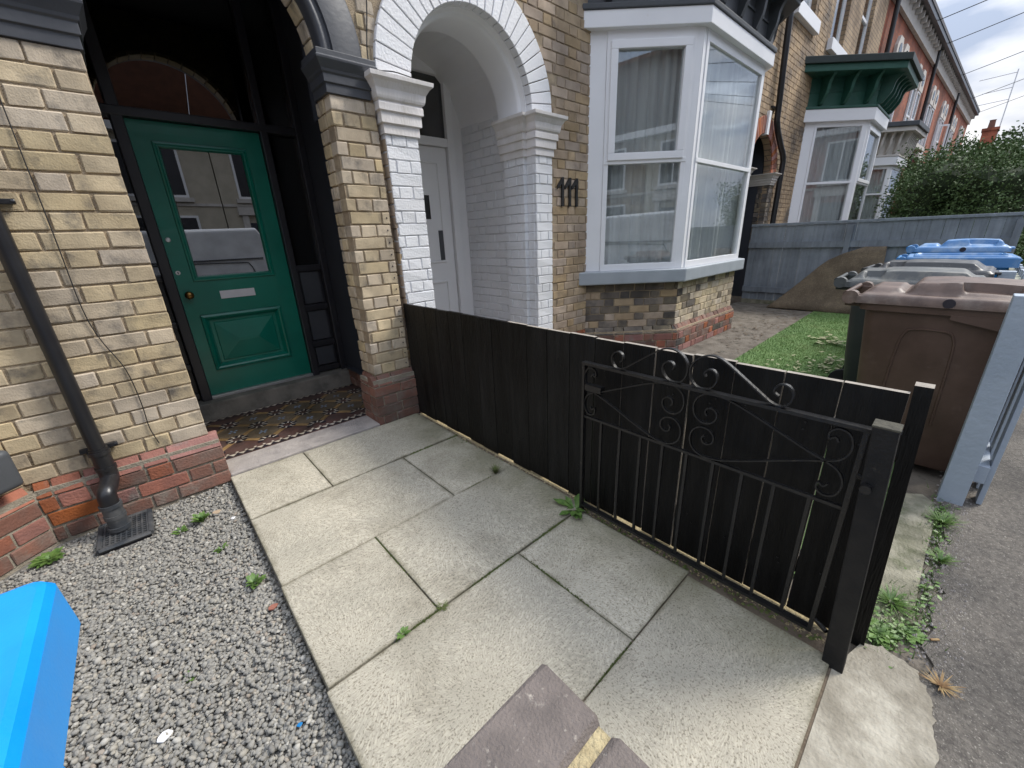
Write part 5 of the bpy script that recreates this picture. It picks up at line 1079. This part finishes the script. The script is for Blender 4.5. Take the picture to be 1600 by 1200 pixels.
    if style == 2:
        sp_ = [(0.300, 0.362, 0.045, 0.938), (0.298, 0.359, 0.045, 1.012), (0.292, 0.353, 0.042, 1.022), (0.284, 0.345, 0.04, 1.025), (0.252, 0.314, 0.08, 1.023), (0.244, 0.306, 0.08, 1.034), (0.232, 0.294, 0.08, 1.036), (0.222, 0.284, 0.08, 1.026), (0.212, 0.274, 0.08, 1.008), (0.150, 0.21, 0.06, 1.010)]
        MB().rings([[(x, y - 0.012, z) for x, y in rrect(w_, d_, r_ * 0.55, 4)] for w_, d_, r_, z in sp_]).build('lid', lid, t)
    else: MB().add(vs, fs).build('lid', lid, t, smooth=True)
    MB().box(-0.10, 0.10, -0.40, -0.358, 0.975, 0.995).build('lid_grip', lid, t, bevel=0.006)
    if style == 0:
        MB().lathe([(0.001, -0.002), (0.024, -0.002), (0.024, 0.002), (0.001, 0.002)], (-0.2965, -0.03, 0.983), 'x', 14).build('vent_hole', 'tile_black', t)
    if style == 9:
        MB().tube([(-0.283, -0.02, 0.985), (-0.29, -0.02, 0.985)], 0.035, 12).build('vent_hole', 'tile_black', t)
    return t
wheelie_bin('brown wheelie bin standing by the pale post, nearest the black fence', (3.34, 0.045, 0.0), 0.0, 'brown_plastic', 'brown_lid', 0)
wheelie_bin('dark grey wheelie bin with dusty grey lid right behind the brown one', (4.10, 0.235, 0.0), R(2), 'grey_plastic', 'grey_lid', 1)
wheelie_bin('black wheelie bin with scuffed lid between the grey and blue ones', (5.0, 0.20, 0.0), R(-2), 'black_plastic', 'black_lid', 1)
wheelie_bin('bright blue wheelie bin beside the black one', (5.85, 0.08, 0.04), R(3), 'blue_plastic', 'blue_lid', 2)
wheelie_bin('blue wheelie bin with pale highlights in its lid colour, the last before the blue grey fence', (6.85, 0.10, 0.10), R(1), 'blue_plastic', 'blue_lid', 0)
wheelie_bin('vivid light blue wheelie bin standing on the gravel', (-0.487, 0.405, -0.05), R(180), 'bright_blue_plastic', 'bright_blue_plastic', 2)

# ------------------------------------------------------------------ brick gate pier under the camera
GP = thing('brick_pier', 'low dark brick gate pier with sandy mortar between paving and gravel', 'brick pier', (0.19, 0.18, 0))
MB().box(0.085, 0.292, 0.075, 0.282, -0.1, 0.793).build('core', 'sandy_mortar', GP)
for y0, y1 in ((0.065, 0.167), (0.187, 0.290)):
    o = link('brick', worn_box(0.225, y1 - y0, 0.065, 'coping_brick', 5 + int(y0 * 100), 0.006, 0.0025)); o.location = (0.188, (y0 + y1) / 2, 0.768); set_parent(o, GP)
for k in range(9):
    for q0, q1 in (((0.30, 0.07), (0.30, 0.285)), ((0.295, 0.29), (0.08, 0.29))): lay(GP, q0, q1, -0.04 + k * 0.0857, 1, 'coping_brick', depth=0.03, proud=0.002, lens=(0.215, 0.215))

# ------------------------------------------------------------------ plants
def weed(label, loc, n, h, spread, kind='leaf', mat='weed'):
    mb = MB()
    for k in range(n * (2 if kind == 'leaf' else 1)):
        a = random.uniform(0, 6.28); L_ = h * random.uniform(0.55, 1.0); out_ = spread * random.uniform(0.3, 1.0); p = []
        for t in (0, 0.35, 0.7, 1.0):
            p.append(Vector((math.cos(a) * out_ * t ** 1.2, math.sin(a) * out_ * t ** 1.2, L_ * (t - 0.45 * t * t * (kind != 'grass')))))
        sd_ = Vector((-math.sin(a), math.cos(a), 0)); ws = (0.006, 0.35, 1.0, 0.05) if kind == 'leaf' else (1, 0.9, 0.6, 0.08)
        w = (0.15 * out_ + 0.003) if kind == 'leaf' else 0.0022
        vs = []
        for q, ww in zip(p, ws): q = q + Vector(loc); vs += [q + sd_ * w * ww, q + Vector((0, 0, -0.12 * w * ww)), q - sd_ * w * ww]
        mb.add(vs, [(i * 3 + j, i * 3 + j + 1, (i + 1) * 3 + j + 1, (i + 1) * 3 + j) for i in range(3) for j in range(2)])
    return tag(mb.build('weed', mat), label, 'weed', 'weeds in gravel and joints')
weed('leafy dandelion weed at the foot of iron gate', (1.425, 1.13, -0.005), 12, 0.07, 0.13)
weed('grassy tuft in the slab joint by the black fence', (1.36, 1.715, -0.005), 90, 0.055, 0.05, 'grass', 'moss')
weed('tallest leafy weed in the gravel near the brick plinth', (-0.07, 2.58, -0.05), 26, 0.10, 0.055)
weed('tiny bright green weed on the gravel between the taller ones', (-0.03, 2.24, -0.05), 9, 0.05, 0.04)
weed('small low weed on the gravel close to the drain grate', (-0.17, 2.57, -0.05), 10, 0.04, 0.045)
weed('green weed in gravel against the edge of slabs', (0.045, 1.86, -0.05), 20, 0.075, 0.055)
weed('small round leaved weed sprouting from a slab joint', (0.40, 1.125, -0.002), 8, 0.035, 0.035)
weed('feathery green weed in the corner of the brick plinth and gravel', (-0.68, 2.80, -0.05), 40, 0.05, 0.08, 'leaf')
weed('moss tuft at the corner of three slabs', (0.575, 1.122, -0.004), 60, 0.012, 0.035, 'grass', 'moss')
weed('faint green sprout in the open gravel', (-0.22, 1.55, -0.052), 9, 0.03, 0.035)
weed('dry straw coloured grass clump lying on the pavement edge', (1.56, -0.25, -0.012), 70, 0.022, 0.06, 'grass', 'dry_grass')
weed('green grass clump growing between kerb strip and pale post', (2.62, -0.205, -0.02), 130, 0.05, 0.10, 'grass')
weed('lush plantain weed behind the black gate post', (1.66, -0.09, -0.025), 26, 0.05, 0.075)
weed('low clover weed between apron and pavement', (1.74, -0.16, -0.025), 24, 0.03, 0.06)
weed('ragged grass weed on the strip behind the fence end', (1.86, -0.10, -0.022), 130, 0.045, 0.09, 'grass')
weed('thin grass tuft beside the old concrete strip', (2.28, -0.215, -0.02), 80, 0.04, 0.07, 'grass')
mb = MB(); mb.add([(0, 0, 0)], [])
mb = MB()
for seg in (((0.557, 1.705), (0.557, 1.12)), ((0.35, 1.12), (0.995, 1.12)), ((0.995, 1.12), (0.995, 0.51)), ((0.70, 0.51), (0.995, 0.51)), ((1.1, 2.33), (1.497, 2.33)), ((1.05, 1.705), (1.497, 1.705)), ((0.7, 1.12), (1.45, 1.12))):
    a, b = Vector(seg[0]), Vector(seg[1])
    for _ in range(int((b - a).length * 700)):
        q = a + (b - a) * random.random(); s = random.uniform(0.002, 0.0065)
        if math.sin(q.x * 17 + q.y * 11) + random.uniform(-1, 1) < 0.35: continue
        q = q + Vector((random.gauss(0, 0.003), random.gauss(0, 0.003)))
        mb.add([(q.x - s, q.y, -0.006), (q.x + s, q.y - s, -0.006), (q.x + s * 0.5, q.y + s, -0.006), (q.x, q.y, random.uniform(0.001, 0.007))], [(0, 1, 3), (1, 2, 3), (2, 0, 3)])
o = mb.build('joint_moss', 'moss'); struct(o, 'stuff'); o['label'] = 'thin green moss growing in the slab joints'; o['category'] = 'moss'

def bush(name, label, c, size, n, leaf_s, cat='hedge', group=None):
    t = thing(name, label, cat, (c[0], c[1], -0.1), group)
    sx, sy, sz = size
    lump = [(random.uniform(-1, 1), random.uniform(-1, 1), random.uniform(0.25, 1.0), random.uniform(0.25, 0.5)) for _ in range(26)]
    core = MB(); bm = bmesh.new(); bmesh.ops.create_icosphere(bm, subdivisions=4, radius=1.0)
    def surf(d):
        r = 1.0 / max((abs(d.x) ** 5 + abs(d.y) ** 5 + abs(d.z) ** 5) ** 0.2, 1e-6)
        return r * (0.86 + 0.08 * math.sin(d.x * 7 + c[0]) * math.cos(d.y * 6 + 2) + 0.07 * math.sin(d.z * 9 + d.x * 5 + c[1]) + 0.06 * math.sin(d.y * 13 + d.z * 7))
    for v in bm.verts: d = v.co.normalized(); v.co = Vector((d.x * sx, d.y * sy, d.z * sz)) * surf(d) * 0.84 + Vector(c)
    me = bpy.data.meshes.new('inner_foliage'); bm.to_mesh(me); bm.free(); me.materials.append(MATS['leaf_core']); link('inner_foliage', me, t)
    N = n; D = RNG.normal(0, 1, (N, 3)); D /= np.linalg.norm(D, axis=1)[:, None]
    Sf = np.array([surf(Vector(d)) for d in D]); rad = RNG.uniform(0.82, 1.06, N) + RNG.exponential(0.03, N)
    P = D * Sf[:, None] * rad[:, None] * np.array([sx, sy, sz]) + np.array(c)
    A = RNG.normal(0, 1, (N, 3)) + D * 0.6; A /= np.linalg.norm(A, axis=1)[:, None]; Bv = np.cross(A, RNG.normal(0, 1, (N, 3))); Bv /= np.linalg.norm(Bv, axis=1)[:, None]
    s = leaf_s * RNG.uniform(0.6, 1.3, N)[:, None]
    V = np.stack([P, P + A * s * 0.5 + Bv * s * 0.28, P + A * s, P + A * s * 0.5 - Bv * s * 0.28], 1).reshape(-1, 3)
    me = bpy.data.meshes.new('leaves'); me.from_pydata(V.tolist(), [], np.arange(4 * N).reshape(-1, 4).tolist()); me.materials.append(MATS['leaf'])
    o = link('foliage', me, t); o['kind'] = 'stuff'
    for k in range(4): x = c[0] + sx * random.uniform(-0.6, 0.6); MB().tube([(x, c[1], -0.15), (x + 0.05, c[1] + 0.05, c[2])], [0.05, 0.03], 8).build('stem', 'bark', t)
bush('hedge', 'dense dark green hedge with small glossy leaves behind the blue grey fence', (14.6, 0.45, 1.30), (2.3, 1.25, 1.65), 42000, 0.058)
bush('hedge', 'further green hedge with ragged top before the far red houses', (20.5, -0.2, 1.5), (3.2, 1.3, 2.1), 16000, 0.10)

# ------------------------------------------------------------------ wires, litter
def wire(label, a, b, sag=0.4):
    a, b = Vector(a), Vector(b); pts = [a + (b - a) * t + Vector((0, 0, -4 * sag * t * (1 - t))) for t in [i / 16 for i in range(17)]]
    tag(MB().tube(pts, 0.013, 5).build('overhead_wire', 'cable'), label, 'wire', 'overhead wires crossing the street')
WL_ = 'thin dark overhead wire running from the terrace eaves across the cloudy sky'
for x in (21.5, 24.4, 30, 36, 41.0): wire(WL_, (x, 2.98 - 0.35 - (x - 16.7) * 0.04, 7.5), (13.5 + (x - 21) * 0.15, -12.0, 8.6), 0.3)
def chip(name, label, cat, c, s, mat, rot=0.3):
    mb = MB(); n = 7; pts = [(c[0] + s * random.uniform(0.6, 1.1) * math.cos(6.28 * k / n), c[1] + s * random.uniform(0.5, 0.9) * math.sin(6.28 * k / n)) for k in range(n)]
    mb.prism(pts, c[2], c[2] + s * 0.35); return tag(mb.build(name, mat, bevel=s * 0.08, seg=1), label, cat)
chip('brick_fragment', 'orange brick fragment on gravel against the path edge', 'brick fragment', (0.075, 1.66, -0.04), 0.022, 'red_brick')
chip('paper_scrap', 'crumpled white paper scrap on the open gravel', 'litter', (-0.30, 1.36, -0.032), 0.022, 'white_gloss')
chip('plastic_scrap', 'tiny blue plastic scrap in gravel near the slabs', 'litter', (0.02, 1.10, -0.035), 0.010, 'blue_plastic')
chip('brick_fragment', 'flat tan brick fragment on gravel below the plinth', 'brick fragment', (0.0, 2.62, -0.042), 0.028, 'buff_brick')
chip('pebble', 'bright white pebble on gravel beside the first slab', 'pebble', (0.062, 2.48, -0.035), 0.013, 'white_gloss')
tag(MB().tube([(1.745, -0.215, -0.006), (1.765, -0.235, -0.006)], 0.004, 8).build('cigarette_butt', 'dry_grass'), 'cigarette butt lying at the pavement edge beyond the gate post', 'litter')
o = rubble('pavement_grit', 700, (1.55, 3.4), (-0.30, -0.17), -0.014, 0.009, 'threshold_stone'); o['label'] = 'pale grit along the edge of the asphalt pavement'; o['category'] = 'grit'

# ------------------------------------------------------------------ across the street (seen in the glass)
def opposite(label, x0, wall, roof):
    h = thing('opposite_house', label, 'house', (x0 + 3, -12, 0), 'houses across the street')
    mb = MB(); Y = -12.2
    MB().box(x0, x0 + 5.96, Y - 6, Y, -0.1, 5.6).build('wall', wall, h)
    MB().prism([(x0, Y + 0.35), (x0 + 5.96, Y + 0.35), (x0 + 5.96, Y - 3.2), (x0, Y - 3.2)], [5.6, 5.6, 8.2, 8.2], [5.75, 5.75, 8.35, 8.35]).build('roof', roof, h)
    MB().box(x0, x0 + 5.96, Y + 0.002, Y + 0.3, 5.35, 5.6).build('eaves', 'white_gloss', h)
    MB().box(x0 + 5.2, x0 + 5.96, Y - 3.6, Y - 2.6, 7.6, 9.6).build('chimney_stack', 'far_red_brickwork', h)
    for a, b, z0, z1 in ((0.7, 1.8, 3.4, 5.0), (3.2, 4.9, 3.4, 5.0), (3.1, 5.0, 0.9, 2.6)):
        w = MB(); w.box(x0 + a - 0.08, x0 + b + 0.08, Y + 0.002, Y + 0.06, z0 - 0.08, z1 + 0.08); f_ = w.build('window', 'white_gloss', h)
        m_ = (a + b) / 2; MB().box(x0 + a, x0 + m_ - 0.03, Y + 0.055, Y + 0.065, z0, z1).box(x0 + m_ + 0.03, x0 + b, Y + 0.055, Y + 0.065, z0, z1).build('pane', 'black_frame', f_)
    MB().box(x0 + 0.8, x0 + 1.75, Y + 0.002, Y + 0.05, 0.0, 2.4).build('door', 'navy_wall', h)
    MB().box(x0 + 0.55, x0 + 0.78, Y + 0.002, Y + 0.12, 0.0, 2.7).build('door_pilaster', 'cream_stone', h); MB().box(x0 + 1.77, x0 + 2.0, Y + 0.002, Y + 0.12, 0.0, 2.7).build('door_pilaster', 'cream_stone', h); MB().box(x0 + 0.45, x0 + 2.1, Y + 0.002, Y + 0.18, 2.7, 3.0).build('door_hood', 'cream_stone', h)
    for a, b, z0 in ((0.7, 1.8, 3.4), (3.2, 4.9, 3.4), (3.1, 5.0, 0.9)): MB().box(x0 + a - 0.2, x0 + b + 0.2, Y + 0.002, Y + 0.16, z0 - 0.24, z0 - 0.09).build('window_sill', 'cream_stone', h)
    MB().box(x0, x0 + 5.96, Y + 0.002, Y + 0.05, 3.02, 3.12).build('string_course', 'cream_stone', h)
cols = [('render_cream', 'roof_tile'), ('render_cream', 'roof_tile'), ('far_red_brickwork', 'slate'), ('far_buff_brickwork', 'roof_tile')]
for k in range(-4, 6): opposite(f'two storey {["cream rendered", "cream rendered", "red brick", "buff brick"][k % 4]} house across the street', -2.6 + k * 6, *cols[k % 4])
def vehicle(name, label, cat, loc, L_, prof, win, mat):
    t = thing(name, label, cat, loc)
    hw = 0.86; MB().rings([[(x, s, z) for x, z in prof] for s in (-hw, -hw + 0.08, hw - 0.08, hw)]).build('body', mat, t, smooth=False).location = (0, 0, 0)
    t['_local'] = 1
    return t
def van(loc):
    t = thing('parked_van', 'white panel van parked across the pavement', 'van', loc, local=True, rz=math.pi)
    for z in (0.62, 1.28): MB().box(-2.2, 1.9, -0.95, -0.915, z, z + 0.03).build('trim', 'dark_grey_box', t)
    prof = [(-2.4, 0.35), (2.35, 0.35), (2.45, 0.9), (2.3, 1.15), (1.55, 1.35), (0.9, 1.95), (-2.2, 2.0), (-2.42, 1.6)]
    MB().rings([[(x, s, z * k + (1 - k) * 1.1) for x, z in prof] for s, k in ((-0.92, 0.94), (-0.86, 1.0), (0.86, 1.0), (0.92, 0.94))]).build('body', 'van_white', t, bevel=0.05)
    MB().tube(smoothline([(-2.0, -0.935, 0.75), (-1.9, -0.935, 1.15), (-1.6, -0.935, 1.22), (0.2, -0.935, 1.24), (0.45, -0.935, 1.1), (0.5, -0.935, 0.7)], 5), 0.012, 6).build('panel_crease', 'dark_grey_box', t)
    MB().box(0.60, 0.615, -0.94, -0.90, 0.5, 1.9).build('door_gap', 'black_frame', t)
    MB().prism([(0.55, 0.915), (1.45, 0.915), (1.45, 0.945), (0.55, 0.945)], 1.32, 1.7).build('window', 'black_frame', t)
    for x in (-1.55, 1.55):
        for s in (-0.85, 0.85): MB().lathe([(0.001, -0.1), (0.33, -0.1), (0.33, 0.1), (0.001, 0.1)], (x, s, 0.33), 'y', 20).build('wheel', 'tyre', t)
van((0.3, -4.3, -0.13))
def car(loc, label):
    t = thing('parked_car', label, 'car', loc, local=True)
    prof = [(-2.0, 0.35), (2.0, 0.35), (2.05, 0.7), (1.2, 0.92), (0.5, 1.40), (-1.2, 1.45), (-1.9, 1.0), (-2.05, 0.75)]
    MB().rings([[(x, s, z * k + (1 - k) * 0.6) for x, z in prof] for s, k in ((-0.86, 0.88), (-0.76, 1.0), (0.76, 1.0), (0.86, 0.88))]).build('body', 'van_white', t, bevel=0.06)
    MB().prism([(-1.5, 0.80), (0.75, 0.80), (0.75, 0.86), (-1.5, 0.86)], 0.95, 1.28).build('window', 'black_frame', t)
    for s in (-0.6, 0.6): MB().box(-2.08, -1.9, s - 0.15, s + 0.15, 0.7, 0.95).build('tail_lamp', 'lamp_red', t)
    for x in (-1.3, 1.3):
        for s in (-0.8, 0.8): MB().lathe([(0.001, -0.1), (0.31, -0.1), (0.31, 0.1), (0.001, 0.1)], (x, s, 0.31), 'y', 20).build('wheel', 'tyre', t)
car((8.5, -3.6, -0.13), 'white hatchback parked at the kerb beyond the van')

def verge(n):
    mb = MB()
    for cx, cy, sx_, sy_, k in ((1.70, -0.07, 0.07, 0.05, 500), (1.80, -0.13, 0.09, 0.04, 400), (1.64, -0.02, 0.04, 0.06, 300), (2.62, -0.20, 0.12, 0.025, 420), (2.35, -0.20, 0.15, 0.015, 150), (2.0, -0.19, 0.1, 0.02, 160)):
        for _ in range(k):
            x, y_ = random.gauss(cx, sx_), random.gauss(cy, sy_)
            if x < 1.615 and y_ > -0.05: continue
            a = random.uniform(0, 6.28); h = random.uniform(0.01, 0.038); w = random.uniform(0.0012, 0.0026); lx, ly = random.gauss(0, 0.013), random.gauss(0, 0.013)
            mb.add([(x - w * math.cos(a), y_ - w * math.sin(a), -0.028), (x + w * math.cos(a), y_ + w * math.sin(a), -0.028), (x + lx, y_ + ly, -0.02 + h)], [(0, 1, 2)])
        leaf_quads(mb, (cx, cy, -0.016), k // 5, (sx_, sy_, 0.010), 0.020, up=0.5)
    o = mb.build('verge_grass', 'weed'); struct(o, 'stuff'); o['label'] = 'short green grass and clover growing on the strip behind the gate post'; o['category'] = 'grass'
verge(1)
